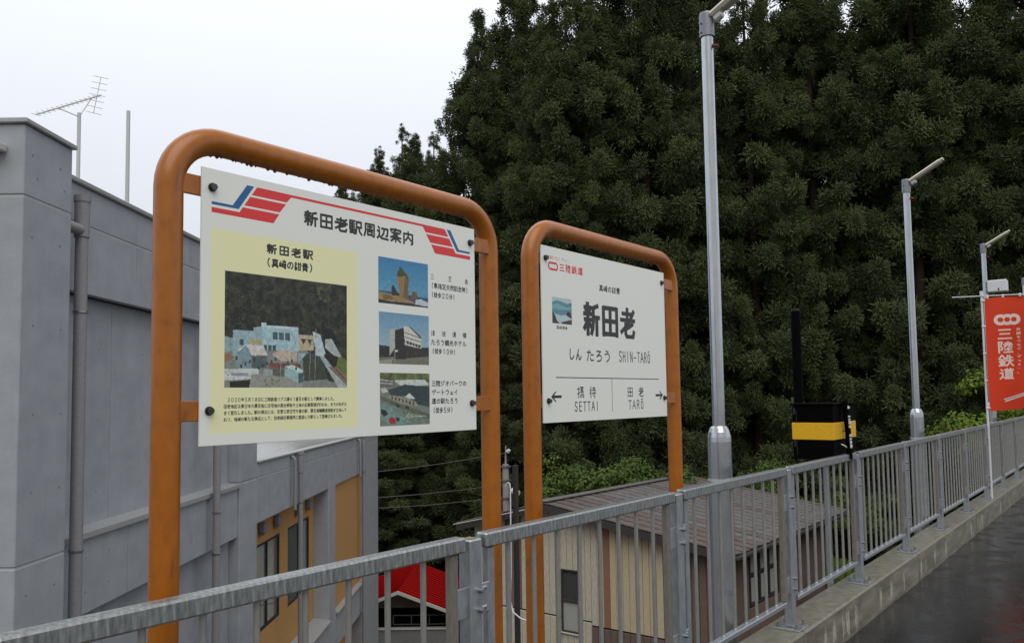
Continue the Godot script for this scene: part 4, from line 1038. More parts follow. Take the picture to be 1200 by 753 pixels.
func build_wood() -> void:
	var kinds := []
	for e in [[101, 29.0, 3.2, 0.06, 0.84], [102, 31.0, 3.4, 0.05, 0.8], [103, 27.0, 3.0, 0.07, 0.82], [104, 33.0, 3.5, 0.09, 0.76]]:
		kinds.append(make_conifer(e[0], e[1], e[2], e[3], e[4]))
	var spire := make_conifer(106, 29.6, 3.7, 0.05, 0.88, 1.25)
	var open_top := make_conifer(107, 29.0, 3.9, 0.05, 0.5, 1.0)
	var g := "conifers of the dense wood"
	plant(spire, "conifer", at_ground(42.5, -1.6), 0.6, Vector3(1, 1.0, 1), "tall dark conifer with a thin spire top, first at the wood's edge against the sky", g)
	for e in [[61.0, -8.1, 0.93], [63.5, -10.4, 0.88], [66.5, -13.6, 0.82], [60.0, -5.6, 0.9]]:
		var q := at_ground(e[0], e[1])
		plant(open_top, "conifer", q, e[1] * 2.1, Vector3(0.95, e[2] * 0.98, 0.95), "slim distant conifer showing its open top over the information board", "slim conifers over the information board")
	for e in [[56.0, -6.7, 0.86, 0], [60.0, -9.8, 0.77, 1], [64.0, -13.4, 0.82, 2]]:
		plant(kinds[e[3]], "conifer", at_ground(e[0], e[1]), e[0], Vector3(1.0, e[2], 1.0), "full distant conifer in the low treeline over the information board", "full conifers over the information board")
	for e in [[46.0, 17.6, 1.05], [52.0, 19.4, 1.15]]:
		plant(open_top, "conifer", at_ground(e[0], e[1]), e[0], Vector3(1.0, e[2], 1.0), "thin open conifer that lets the sky through in the middle of the wood", "thin conifers in the gap of the wood")
	var rng := RandomNumberGenerator.new()
	rng.seed = 77
	var rows := [[39.0, 2.0, 34.0, 4.5], [44.5, 0.8, 38.0, 5.3], [51.0, 3.5, 43.0, 7.5]]
	var k := 0
	for row in rows:
		var s: float = row[1]
		while s < row[2]:
			var ahead: float = row[0] + rng.randf_range(-1.6, 1.6)
			var src: Node3D = kinds[k % kinds.size()]
			var sc := rng.randf_range(0.95, 1.2)
			if ahead > 42.0 and s > 15.5 and s < 20.5:   # the gap where the sky shows through
				s += row[3]
				k += 1
				continue
			plant(src, "conifer", at_ground(ahead, s + rng.randf_range(-0.9, 0.9)), rng.randf() * TAU, Vector3(sc, sc * rng.randf_range(0.98, 1.12), sc), "tall dark conifer standing in the closed wood behind the tin-roofed house", g)
			k += 1
			s += row[3]
	var leaf_a := Color(0.072, 0.11, 0.032)   # one leaf colour for the leafy trees of the wood
	var leaf_b := Color(0.105, 0.158, 0.042)
	var green := make_broadleaf(201, 9.0, 3.2, leaf_a, leaf_b)
	var deep := make_broadleaf(202, 11.0, 3.6, leaf_a, leaf_b)
	var bright := make_broadleaf(203, 11.0, 3.0, Color(0.11, 0.165, 0.03), Color(0.16, 0.23, 0.04), 0.82, 0.16)
	var deep2 := make_broadleaf(204, 13.0, 3.8, leaf_a, leaf_b)
	var gl := "leafy trees at the foot of the wood"
	for e in [[37.0, 8.6, 0.62], [36.0, 14.2, 0.6], [35.0, 26.0, 0.9]]:
		plant(deep if int(e[1]) % 2 == 0 else deep2, "leafy_tree", at_ground(e[0], e[1]), e[1], Vector3.ONE * e[2], "low leafy tree standing at the foot of the wood before the conifers", gl)
	for e in [[38.0, -0.6, 0.62], [40.5, -3.8, 0.6], [43.5, -6.4, 0.58], [48.0, -9.4, 0.62], [41.0, -1.2, 0.66], [45.5, -3.2, 0.66], [54.0, -12.0, 0.62], [38.0, -6.6, 0.45]]:
		plant(kinds[int(e[0]) % 4], "conifer", at_ground(e[0], e[1]), e[0], Vector3(0.85, e[2], 0.85), "shorter dark conifer in deep shade behind the overhead wires and utility pole", "shorter conifers behind the utility pole")
	plant(green, "leafy_tree", at_ground(34.0, 4.2), 1.0, Vector3(1.0, 0.98, 1.0), "mid green leafy tree rising behind the ridge of the tin-roofed house", gl)
	plant(green, "leafy_tree", at_ground(35.5, 10.6), 2.2, Vector3(0.6, 0.9, 0.6), "mid green leafy tree behind the first lamp post past the name board", gl)
	plant(green, "leafy_tree", at_ground(50.0, -4.4), 2.0, Vector3(1.3, 2.15, 1.3), "olive green leafy tree filling the gap above the information board's right corner", gl)
	plant(green, "leafy_tree", at_ground(46.0, -8.0), 3.0, Vector3(1.3, 1.75, 1.3), "olive green leafy tree showing just over the information board's top edge", gl)
	plant(bright, "leafy_tree", at_ground(27.0, 17.3), 0.4, Vector3(0.8, 0.98, 0.8), "bright yellow-green leafy tree behind the orange banner and the last lamp", gl)
	plant(bright, "leafy_tree", at_ground(32.0, 21.2), 2.4, Vector3(0.9, 1.28, 0.9), "bright yellow-green leafy tree farther along the fence behind the banner", gl)
	plant(bright, "shrub", at_ground(27.0, 10.4), 1.3, Vector3(0.15, 0.5, 0.15), "small yellow-green shrub beside the red-brown wall of the tin-roofed house", gl)
	for e in kinds + [spire, open_top, green, deep, bright, deep2]:
		e.free()

# ---------------------------------------------------------------- station building beside the platform
var bld: Node3D
func bp(s: float, lat: float, y: float) -> Vector3:
	return Vector3(lat + 5.0, y + 9.0, 8.0 - s)

func sb(called: String, s0: float, s1: float, l0: float, l1: float, y0: float, y1: float, mt: Material, bevel := 0.0, parent: Node = null) -> MeshInstance3D:
	return pbox(parent if parent else bld, called, bp(s0, minf(l0, l1), y0), bp(s1, maxf(l0, l1), y1), mt, bevel)

func wall_row(edges: Array, lat: float, y0: float, y1: float, mts: Array) -> void:
	for k in edges.size() - 1:
		sb("wall_panel", edges[k] + 0.006, edges[k + 1] - 0.006, lat - 0.1, lat, y0, y1, mts[k % mts.size()], 0.006)

func downpipe(s: float, lat: float, y0: float, y1: float, r: float, clamps: Array, collar := true) -> void:
	var m := MB.new()
	m.tube(PackedVector3Array([bp(s, lat, y0), bp(s, lat, y1)]), r, 18)
	var p := part(bld, "downpipe", m.mesh(), M.pipe)
	for y in clamps:
		var q := MB.new()
		q.lathe(bp(s, lat, y), [Vector2(r + 0.004, -0.012), Vector2(r + 0.012, -0.008), Vector2(r + 0.012, 0.008), Vector2(r + 0.004, 0.012)], 18)
		part(p, "clamp", q.mesh(), M.steel_bolt)
	if collar:
		var q2 := MB.new()
		q2.lathe(bp(s, lat, y1 - 0.42), [Vector2(r, 0), Vector2(r + 0.012, 0.01), Vector2(r + 0.012, 0.36), Vector2(r + 0.02, 0.38), Vector2(r + 0.02, 0.44), Vector2(r * 0.7, 0.44)], 18)
		part(p, "collar", q2.mesh(), M.pipe)

func window_unit(s0: float, s1: float, lat: float, y0: float, y1: float, curtain_from: float) -> void:
	var m := MB.new()
	var f := 0.05
	for e in [[s0, s0 + f, y0, y1], [s1 - f, s1, y0, y1], [s0 + f, s1 - f, y0, y0 + f], [s0 + f, s1 - f, y1 - f, y1], [lerpf(s0, s1, 0.5) - 0.025, lerpf(s0, s1, 0.5) + 0.025, y0 + f, y1 - f]]:
		var lo := bp(e[0], lat - 0.06, e[2])
		var hi := bp(e[1], lat - 0.005, e[3])
		m.box((lo + hi) * 0.5, (hi - lo).abs(), 0.004)
	var w := part(bld, "window", m.mesh(), M.dark_frame)
	for k in 2:
		var a := lerpf(s0 + f, s1 - f, k * 0.5) + 0.03 * k
		var b := lerpf(s0 + f, s1 - f, 0.5 + k * 0.5) - 0.03 * (1 - k)
		sb("pane", a, b, lat - 0.04, lat - 0.034, y0 + f, y1 - f, M.glass, 0.0, w)
	var cm := MB.new()
	var n := 14
	for k in n:
		var a2 := lerpf(lerpf(s0, s1, curtain_from), s1 - f, float(k) / n)
		var b2 := lerpf(lerpf(s0, s1, curtain_from), s1 - f, float(k + 1) / n)
		var la := lat - 0.2 + (0.03 if k % 2 == 0 else 0.0)
		var lb := lat - 0.2 + (0.0 if k % 2 == 0 else 0.03)
		cm.quad(bp(a2, la, y0), bp(b2, lb, y0), bp(b2, lb, y1), bp(a2, la, y1), Vector3(1, 0, 0))
	part(w, "curtain", cm.mesh(), M.curtain)

func build_station() -> void:
	bld = thing("station_building", FWD_B * 8.0 + RGT_B * -5.0 + Vector3(0, -9.0, 0), "grey concrete station building with ochre window bays beside the platform", "building", "", deg_to_rad(37.85))
	var cc := [M.concrete, M.concrete_b]
	# near block
	for e in [[-9.0, 0.262], [0.278, 3.545], [3.561, 4.2]]:
		sb("wall_panel", 7.18, 7.97, -11.0, -4.37, e[0], e[1], M.concrete if e[0] < 0.2 else M.concrete_b if e[0] < 1.0 else M.concrete, 0.008)
	for y in [0.262, 3.545]:
		sb("sealant", 7.19, 7.96, -10.9, -4.376, y, y + 0.016, M.sealant)
	sb("coping", 7.145, 8.0, -11.1, -4.335, 4.203, 4.25, M.coping, 0.008)
	# upper storey: overhanging band, set-back wall
	var ed := [7.975, 9.87, 11.45, 13.0, 14.46]
	wall_row(ed, -4.6, 2.86, 3.585, cc)
	wall_row(ed, -4.6, 3.6, 4.0, [M.concrete_b, M.concrete])
	sb("sealant", 7.98, 14.45, -4.68, -4.607, 3.585, 3.6, M.sealant)
	sb("wall_core", 7.98, 14.44, -4.9, -4.71, 2.87, 3.99, M.joint)
	sb("coping", 7.975, 14.5, -4.95, -4.56, 4.003, 4.06, M.coping, 0.01)
	sb("roof_slab", 7.98, 14.4, -10.9, -4.95, 3.6, 3.85, M.roof_sheet)
	wall_row([7.975, 9.6, 11.6, 13.55], -4.76, 0.33, 2.86, [M.concrete_b, M.concrete])
	sb("wall_core", 7.98, 14.4, -5.1, -4.87, -0.5, 3.5, M.joint)
	# sloping ledge and the band below it
	var m := MB.new()
	var lp := [bp(7.98, -4.9, 0.29), bp(7.98, -4.55, 0.27), bp(7.98, -4.55, 0.33), bp(7.98, -4.9, 0.38)]
	m.prism(lp, Vector3(0, 0, -(13.54 - 7.98)))
	part(bld, "ledge", m.mesh(), M.coping)
	wall_row([7.975, 9.75, 11.7, 13.55], -4.6, -0.53, 0.27, cc)
	wall_row([7.975, 9.45, 11.3, 13.55], -4.74, -4.35, -0.53, [M.concrete_b, M.concrete])
	wall_row([7.975, 10.2, 13.55], -4.6, -9.0, -4.35, cc)
	sb("wall_core", 7.98, 13.54, -5.1, -4.86, -9.0, -0.5, M.joint)
	# pillars
	sb("pillar", 13.56, 14.46, -5.2, -4.57, -9.0, 0.335, M.concrete, 0.012)
	sb("pillar", 13.56, 14.46, -5.2, -4.57, 0.35, 3.99, M.concrete_b, 0.012)
	sb("end_wall", 14.2, 14.44, -10.9, -5.2, 0.6, 3.6, M.concrete)
	sb("pillar", 19.95, 20.7, -5.2, -4.57, -9.0, 0.335, M.concrete, 0.012)
	sb("pillar", 24.37, 27.0, -5.2, -4.57, -9.0, 0.335, M.concrete_b, 0.012)
	# low wing: beams, parapet, terrace, ochre bays
	for e in [[14.466, 19.944], [20.706, 24.364]]:
		sb("beam", e[0], e[1], -5.2, -4.572, -0.45, 0.335, M.concrete_b, 0.008)
		sb("beam", e[0], e[1], -5.2, -4.572, -4.45, -3.62, M.concrete, 0.008)
		var q := MB.new()
		q.prism([bp(e[0], -4.95, -3.61), bp(e[0], -4.5, -3.61), bp(e[0], -4.5, -3.57), bp(e[0], -4.95, -3.5)], Vector3(0, 0, -(e[1] - e[0])))
		part(bld, "ledge", q.mesh(), M.coping)
		sb("wall_core", e[0], e[1], -6.4, -6.2, -9.0, 0.3, M.room)
	sb("sealant", 13.57, 14.45, -5.1, -4.578, 0.335, 0.35, M.sealant)
	sb("sealant", 14.47, 26.99, -4.66, -4.579, 0.335, 0.35, M.sealant)
	wall_row([14.466, 19.946], -4.572, 0.35, 0.6, [M.concrete])
	wall_row([19.954, 27.0], -4.572, 0.35, 0.6, [M.concrete_b])
	sb("coping", 14.47, 27.04, -4.72, -4.53, 0.603, 0.64, M.coping, 0.008)
	sb("terrace", 14.45, 26.95, -11.0, -4.72, 0.2, 0.42, M.roof_sheet)
	sb("terrace_box", 16.3, 17.1, -5.9, -5.5, 0.42, 0.62, M.barge, 0.01)
	sb("back_wall", 7.3, 27.0, -11.2, -11.0, -9.0, 3.6, M.concrete)
	sb("end_wall", 26.7, 26.98, -11.0, -5.2, -9.0, 0.6, M.concrete_b)
	for fl in [0.0, -4.0]:
		var yt: float = -0.45 + fl
		var yb: float = (-3.62 if fl == 0.0 else -9.0)
		var w0: float = -1.03 + fl
		var w1: float = -2.7 + fl
		var g := -4.93
		for e in [[14.466, 15.45, yb, yt], [17.1, 17.7, yb, yt], [19.5, 19.944, yb, yt], [15.456, 17.094, w0, yt], [17.706, 19.494, w0, yt], [15.456, 17.094, yb, w1], [17.706, 19.494, yb, w1]]:
			sb("bay_wall", e[0], e[1], g - 0.15, g, e[2] + 0.002, e[3] - 0.002, M.ochre)
		window_unit(15.456, 17.094, g, w1, w0, 0.8)
		window_unit(17.706, 19.494, g, w1, w0, 0.85)
		if fl == 0.0:
			sb("bay_wall", 20.706, 24.364, -4.78, -4.64, yb, yt, M.ochre)
		else:
			for e in [[20.706, 21.4, yb, yt], [23.2, 24.364, yb, yt], [21.406, 23.194, w0, yt], [21.406, 23.194, yb, w1]]:
				sb("bay_wall", e[0], e[1], g - 0.15, g, e[2] + 0.002, e[3] - 0.002, M.ochre)
			window_unit(21.406, 23.194, g, w1, w0, 0.5)
	# hooded vents over the windows
	for s in [15.75, 16.7, 18.3, 19.2]:
		var h := MB.new()
		h.box(bp(s, -4.86, -0.72), Vector3(0.14, 0.2, 0.16), 0.03)
		var o := part(bld, "vent_hood", h.mesh(), M.pipe)
		sb("opening", s - 0.05, s + 0.05, -4.9, -4.82, -0.86, -0.825, M.room, 0.0, o)
	downpipe(8.3, -4.44, -9.0, 3.8, 0.062, [2.62, 0.22, -0.55])
	var el := MB.new()
	el.tube(PackedVector3Array([bp(8.3, -4.44, 3.46), bp(8.0, -4.44, 3.46), bp(7.9, -4.5, 3.46)]), 0.058, 14)
	part(bld, "pipe_elbow", el.mesh(), M.pipe)
	downpipe(12.25, -4.47, -9.0, 2.6, 0.056, [0.05, -0.55])
	downpipe(16.95, -4.46, -9.0, 0.62, 0.05, [-0.4, -2.2])
	downpipe(23.9, -4.46, -9.0, 0.5, 0.05, [-0.4], false)
	for s in [16.6, 23.5]:
		var b := MB.new()
		b.tube(PackedVector3Array([bp(s, -4.48, -0.5), bp(s, -4.48, 0.45), bp(s, -4.5, 0.53), bp(s, -4.56, 0.56)]), 0.035, 10)
		part(bld, "vent_pipe", b.mesh(), M.pipe)
	# form-tie plugs in the bare concrete
	var fp := MB.new()
	for e in [[-5.1, 4.0], [-5.1, 3.0], [-5.1, 2.0], [-5.1, 1.0], [-4.7, 3.85], [-4.7, 2.4], [-4.7, 1.4], [-4.7, 0.9]]:
		fp.tube(PackedVector3Array([bp(7.177, e[0], e[1]), bp(7.2, e[0], e[1])]), 0.012, 8)
	for s in [7.35, 7.8]:
		for y in [3.95, 3.75, 3.2, 2.4, 1.6, 0.9, 0.0, -0.6]:
			fp.tube(PackedVector3Array([bp(s + sin(y * 9.0) * 0.05, -4.366, y), bp(s + sin(y * 9.0) * 0.05, -4.4, y)]), 0.011, 8)
	for s in [8.8, 9.3, 10.4, 10.9, 12.0, 12.6]:
		for y in [0.7, 1.5, 2.3]:
			fp.tube(PackedVector3Array([bp(s, -4.757, y), bp(s, -4.8, y)]), 0.01, 8)
		for y in [0.05, -0.3]:
			fp.tube(PackedVector3Array([bp(s, -4.597, y), bp(s, -4.65, y)]), 0.01, 8)
	var fo := part(bld, "form_tie_plug", fp.mesh(), M.plug)
	fo.set_meta("kind", "stuff")
	var fl2 := MB.new()
	fl2.box(bp(7.1, -4.64, 3.97), Vector3(0.24, 0.07, 0.14), 0.01)
	part(bld, "wall_lamp", fl2.mesh(), M.barge)

const FWD_B := Vector3(-0.6136, 0, -0.7896)
const RGT_B := Vector3(0.7896, 0, -0.6136)

# ---------------------------------------------------------------- houses below the platform
func build_house() -> void:
	# gable end faces the platform; eave corner nearest at (ex, ey, ez)
	var ex := -9.11
	var ey := -2.62
	var ez := -21.2
	var h := thing("wooden_house", Vector3(ex, -9.0, ez), "old house with brown tin roof and cream boarded gable below the platform", "house")
	var gy := ey + 9.0
	var ap := Vector3(-6.37, gy + 0.956, 0)
	var le := Vector3(-10.05, gy + 0.03, 0)
	var re := Vector3(0, gy, 0)
	var ln := 10.5
	# roof sheets laid down the slope, each lapping the next
	var strips := 20
	for sl in 2:
		var hi := ap
		var lo := re if sl == 0 else le
		var nm := (lo - hi).cross(Vector3(0, 0, -1)).normalized()
		if nm.y < 0:
			nm = -nm
		var rf := part(h, "roof_slope", null, M.tin_roof)
		var under := MB.new()
		under.prism([hi - nm * 0.05, lo - nm * 0.05, lo - nm * 0.05 + Vector3(0, 0, -ln), hi - nm * 0.05 + Vector3(0, 0, -ln)], -nm * 0.08)
		rf.mesh = under.mesh()
		rf.material_override = M.fascia
		for k in strips:
			var z0 := -ln * k / strips
			var z1 := -ln * (k + 1) / strips
			var q := MB.new()
			var a := hi + Vector3(0, 0, z0) + nm * 0.022
			var b := lo + Vector3(0, 0, z0) + nm * 0.022
			var c2 := lo + Vector3(0, 0, z1) - nm * 0.012
			var d := hi + Vector3(0, 0, z1) - nm * 0.012
			q.prism([a, b, c2, d], -nm * 0.03)
			part(rf, "roof_sheet", q.mesh(), M.tin_roof_rust if (k < 4 and sl == 0) or k % 7 == 5 else M.tin_roof)
	var rc := MB.new()
	rc.box(ap + Vector3(0, 0.06, -ln * 0.5), Vector3(0.3, 0.05, ln + 0.03), 0.02)
	part(h, "ridge_cap", rc.mesh(), M.tin_roof)
	for e in [[ap, re], [ap, le]]:
		var fb := MB.new()
		var p0: Vector3 = e[0]
		var p1: Vector3 = e[1]
		fb.prism([p0 + Vector3(0, -0.04, 0.02), p1 + Vector3(0, -0.04, 0.02), p1 + Vector3(0, -0.26, 0.02), p0 + Vector3(0, -0.26, 0.02)], Vector3(0, 0, -0.05))
		part(h, "barge_board", fb.mesh(), M.fascia)
	pbox(h, "gutter", Vector3(-0.03, gy - 0.16, -ln), Vector3(0.09, gy - 0.06, 0.0), M.fascia, 0.02)
	var gl := MB.new()
	gl.tube(PackedVector3Array([le + Vector3(-0.06, -0.05, 0.1), le + Vector3(1.2, 0.24, 0.12), ap + Vector3(0, -0.1, 0.12)]), 0.018, 8)
	part(h, "pale_trim", gl.mesh(), M.barge)
	# gable boards
	var wz := -0.4
	var top_at := func(x: float) -> float:
		var t: float = x / ap.x if x > ap.x else (x - le.x) / (ap.x - le.x)
		return lerpf(gy if x > ap.x else le.y, ap.y, clampf(t, 0, 1)) - 0.2
	pbox(h, "wall_core", Vector3(-9.6, 0, wz - 0.25), Vector3(-0.62, gy - 0.1, wz - 0.06), M.fascia)
	var core := MB.new()
	core.prism([Vector3(-9.6, gy - 0.25, wz - 0.061), Vector3(-0.62, gy - 0.25, wz - 0.061), Vector3(ap.x, ap.y - 0.25, wz - 0.061)], Vector3(0, 0, -0.1))
	part(h, "gable_core", core.mesh(), M.fascia)
	var x := -0.6
	var k2 := 0
	var belt := gy - 2.63
	while x > -9.55:
		var w := 0.225
		var x1 := x - w + 0.014
		var mid := (x + x1) * 0.5
		var up: Material = M.brown_board if mid > -2.45 else M.cream_yellow if mid > -4.15 else M.terracotta if mid > -4.5 else M.cream if mid > -7.6 else M.mauve if mid > -8.35 else M.cream
		var down: Material = M.brown_board if mid > -4.8 else M.cream
		var is_win := mid < -5.3 and mid > -6.0
		var tp: float = minf(top_at.call(x), top_at.call(x1))
		var bt := belt + (0.01 if mid < -4.8 else -0.1)
		if is_win:
			pbox(h, "siding_board", Vector3(x1, gy - 1.12, wz - 0.05), Vector3(x, tp, wz), up, 0.006)
			pbox(h, "siding_board", Vector3(x1, 0.2, wz - 0.05), Vector3(x, gy - 3.06, wz), down, 0.006)
		else:
			pbox(h, "siding_board", Vector3(x1, bt + 0.03, wz - 0.05), Vector3(x, tp, wz), up, 0.006)
			pbox(h, "siding_board", Vector3(x1, 0.2, wz - 0.05), Vector3(x, bt - 0.02, wz + 0.01), down, 0.006)
		x -= w
		k2 += 1
	# gable window: dark upper sash, frosted lower sash
	var wn := MB.new()
	for e in [[-6.0, -5.94, gy - 3.06, gy - 1.12], [-5.36, -5.3, gy - 3.06, gy - 1.12], [-5.94, -5.36, gy - 3.06, gy - 3.0], [-5.94, -5.36, gy - 1.17, gy - 1.12], [-5.94, -5.36, gy - 2.12, gy - 2.05]]:
		wn.box(Vector3((e[0] + e[1]) * 0.5, (e[2] + e[3]) * 0.5, wz - 0.02), Vector3(e[1] - e[0], e[3] - e[2], 0.07), 0.006)
	var wo := part(h, "window", wn.mesh(), M.fascia)
	pbox(wo, "pane", Vector3(-5.94, gy - 2.05, wz - 0.04), Vector3(-5.36, gy - 1.17, wz - 0.034), M.glass_dim)
	pbox(wo, "frosted_pane", Vector3(-5.94, gy - 3.0, wz - 0.045), Vector3(-5.36, gy - 2.12, wz - 0.036), M.shoji)
	pbox(wo, "sill", Vector3(-6.06, gy - 3.1, wz - 0.03), Vector3(-5.24, gy - 3.06, wz + 0.06), M.cream, 0.006)
	# long side wall under the eave
	var sx := -0.6
	pbox(h, "wall_core", Vector3(sx - 0.3, 0, -10.2), Vector3(sx - 0.06, gy - 0.12, wz - 0.26), M.fascia)
	var z := wz - 0.02
	while z > -10.1:
		var zc := z - 0.12
		if not (zc < -2.35 and zc > -4.75):
			pbox(h, "siding_board", Vector3(sx - 0.05, 0.2, z - 0.226), Vector3(sx, gy - 0.14, z), M.brown_board, 0.006)
		z -= 0.24
	var sw := MB.new()
	for k in 4:
		sw.box(Vector3(sx - 0.01, gy - 1.05, -2.42 - k * 0.76), Vector3(0.06, 1.75, 0.06), 0.006)
	for y in [gy - 0.2, gy - 1.05, gy - 1.92]:
		sw.box(Vector3(sx - 0.012, y, -3.56), Vector3(0.05, 0.06, 2.3), 0.006)
	var swn := part(h, "window", sw.mesh(), M.fascia)
	for k in 3:
		for r in 2:
			pbox(swn, "paper_pane", Vector3(sx - 0.045, gy - 1.86 + r * 0.86, -2.51 - k * 0.76 - 0.56), Vector3(sx - 0.03, gy - 1.16 + r * 0.86, -2.51 - k * 0.76), M.shoji)
	pbox(h, "siding_board", Vector3(sx - 0.05, 0.2, -4.78), Vector3(sx + 0.005, gy - 2.0, -2.36), M.mauve, 0.006)
	pbox(h, "back_wall", Vector3(-9.6, 0, -10.2), Vector3(-0.9, gy - 0.1, -10.0), M.fascia)
	pbox(h, "left_wall", Vector3(-9.6, 0, -10.0), Vector3(-9.4, gy - 0.2, wz - 0.26), M.cream)

func build_red_shed() -> void:
	var apx := Vector3(-21.48, -5.12, -20.63)
	var h := thing("gabled_shed", Vector3(apx.x, -9.0, apx.z), "small shed with bright red ribbed gable roof and open dark front", "shed", "", atan2(0.616, 0.788))
	var y0 := 3.88
	var hw := 1.95
	var dr := 0.78
	var ln := 5.5
	for s in [-1.0, 1.0]:
		var hi := Vector3(0, y0, 0)
		var lo := Vector3(s * hw, y0 - dr, 0)
		var nm := (lo - hi).cross(Vector3(0, 0, -1)).normalized()
		if nm.y < 0:
			nm = -nm
		var u := MB.new()
		u.prism([hi - nm * 0.02, lo - nm * 0.02, lo - nm * 0.02 + Vector3(0, 0, -ln), hi - nm * 0.02 + Vector3(0, 0, -ln)], -nm * 0.06)
		var rf := part(h, "roof_slope", u.mesh(), M.red_tile)
		for k in 18:
			var q := MB.new()
			var z0 := -ln * k / 18.0
			var z1 := -ln * (k + 1) / 18.0
			q.prism([hi + nm * 0.04 + Vector3(0, 0, z0), lo + nm * 0.04 + Vector3(0, 0, z0), lo + nm * -0.01 + Vector3(0, 0, z1), hi + nm * -0.01 + Vector3(0, 0, z1)], -nm * 0.02)
			part(rf, "tile_course", q.mesh(), M.red_tile)
		var b := MB.new()
		b.prism([hi + Vector3(0, 0.03, 0.03), lo + Vector3(s * 0.05, 0.03, 0.03), lo + Vector3(s * 0.05, -0.08, 0.03), hi + Vector3(0, -0.09, 0.03)], Vector3(0, 0, -0.05))
		part(h, "barge_board", b.mesh(), M.barge)
	pbox(h, "counter_wall", Vector3(-1.8, 0, -0.5), Vector3(1.8, y0 - 1.42, -0.35), M.grey_wall)
	pbox(h, "counter_top", Vector3(-1.85, y0 - 1.415, -0.55), Vector3(1.85, y0 - 1.37, -0.3), M.barge, 0.008)
	for s in [-1.0, 1.0]:
		pbox(h, "side_wall", Vector3(s * 1.8, 0, -ln + 0.2), Vector3(s * 1.7, y0 - dr - 0.1, -0.51), M.shed_wood)
	pbox(h, "back_wall", Vector3(-1.7, 0, -ln + 0.2), Vector3(1.7, y0 - dr, -ln + 0.3), M.shed_wood)
	var g := MB.new()
	g.prism([Vector3(-1.7, y0 - dr, -0.9), Vector3(1.7, y0 - dr, -0.9), Vector3(0, y0 - 0.12, -0.9)], Vector3(0, 0, -0.08))
	part(h, "gable_core", g.mesh(), M.shed_wood)
	var fr := MB.new()
	for e in [[-0.25, 1.7, -1.3], [-0.25, 1.7, -0.98]]:
		fr.box(Vector3((e[0] + e[1]) * 0.5, y0 + e[2], -0.62), Vector3(e[1] - e[0], 0.03, 0.03))
	for x in [-0.25, 0.4, 1.05, 1.7]:
		fr.box(Vector3(x, y0 - 1.14, -0.62), Vector3(0.03, 0.32, 0.03))
	part(h, "front_rail", fr.mesh(), M.joint)

# ---------------------------------------------------------------- fence, signs, lamps, banner
func build_fence() -> void:
	var f := thing("platform_fence", Vector3(-1.85, 0.245, 0), "galvanised steel fence of thin upright pickets along the platform kerb", "fence")
	var topy := 1.225 - 0.245
	var botm := 0.175
	var picket := rod(Vector3(0, botm, 0), Vector3(0, topy - 0.045, 0), 0.0095, -1.0, 8)
	var bead := MB.new()
	bead.lathe(Vector3(0, botm, 0), [Vector2(0.0135, -0.002), Vector2(0.0115, 0.006), Vector2(0.0086, 0.011)], 8)
	var bead_mesh := bead.mesh()
	var bolt := MB.new()
	bolt.tube(PackedVector3Array([Vector3.ZERO, Vector3(0.02, 0, 0)]), 0.009, 6)
	var bolt_mesh := bolt.mesh()
	var zbolt := MB.new()
	zbolt.tube(PackedVector3Array([Vector3.ZERO, Vector3(0, 0, -0.03)]), 0.009, 6)
	var zbolt_mesh := zbolt.mesh()
	for k in range(-3, 16):
		var z := -2.115 - 1.5 * k
		var po := part(f, "post", box_mesh(Vector3(0.056, topy - 0.018, 0.062), 0.005), M.zinc, Vector3(0, (topy - 0.018) * 0.5 + 0.009, z))
		var oy := -((topy - 0.018) * 0.5 + 0.009)
		part(po, "base_plate", box_mesh(Vector3(0.16, 0.009, 0.17), 0.002), M.zinc, Vector3(0, oy + 0.0046, 0))
		for s in [-1.0, 1.0]:
			for u in [-1.0, 1.0]:
				var ab := MB.new()
				ab.tube(PackedVector3Array([Vector3.ZERO, Vector3(0, 0.03, 0)]), 0.006, 6)
				ab.tube(PackedVector3Array([Vector3.ZERO, Vector3(0, 0.012, 0)]), 0.012, 6)
				part(po, "anchor_bolt", ab.mesh(), M.steel_bolt, Vector3(s * 0.055, oy + 0.009, u * 0.062))
		if k < 2:
			part(po, "lichen_cap", box_mesh(Vector3(0.03, 0.004, 0.028), 0.0015), M.lichen, Vector3(0, (topy - 0.018) * 0.5 + 0.0015, 0.002))
		for y in [0.80, 0.735, 0.30, 0.235]:
			part(po, "bolt", bolt_mesh, M.steel_bolt, Vector3(0.028, y + oy, -0.012))
			part(po, "bolt", zbolt_mesh, M.steel_bolt, Vector3(0.012, y + oy, -0.031))
		if k == 15:
			continue
		var pa := Node3D.new()
		pa.name = "panel"
		f.add_child(pa, true)
		pa.position = Vector3(0, 0, z)
		part(pa, "top_rail", box_mesh(Vector3(0.05, 0.05, 1.398), 0.006), M.zinc_rail, Vector3(0.004, topy - 0.025 + 0.004, -0.75))
		part(pa, "bottom_rail", box_mesh(Vector3(0.04, 0.028, 1.30), 0.004), M.zinc, Vector3(0, botm - 0.014, -0.75))
		for s in [-1.0, 1.0]:
			part(pa, "stile", box_mesh(Vector3(0.03, topy - 0.05 - botm, 0.036), 0.004), M.zinc if s > 0 else M.zinc_brown, Vector3(0, (topy - 0.046 + botm) * 0.5, -0.75 + s * 0.656))
			for y in [0.767, 0.267]:
				part(pa, "bracket", box_mesh(Vector3(0.007, 0.1, 0.062), 0.002), M.zinc, Vector3(0.012, y, -0.75 + s * 0.697))
		for e in 8:
			var pk := part(pa, "picket", picket, M.picket, Vector3(0, 0, -0.205 - e * 0.1525))
			part(pa, "weld_bead", bead_mesh, M.steel_bolt, Vector3(0, 0, -0.205 - e * 0.1525))

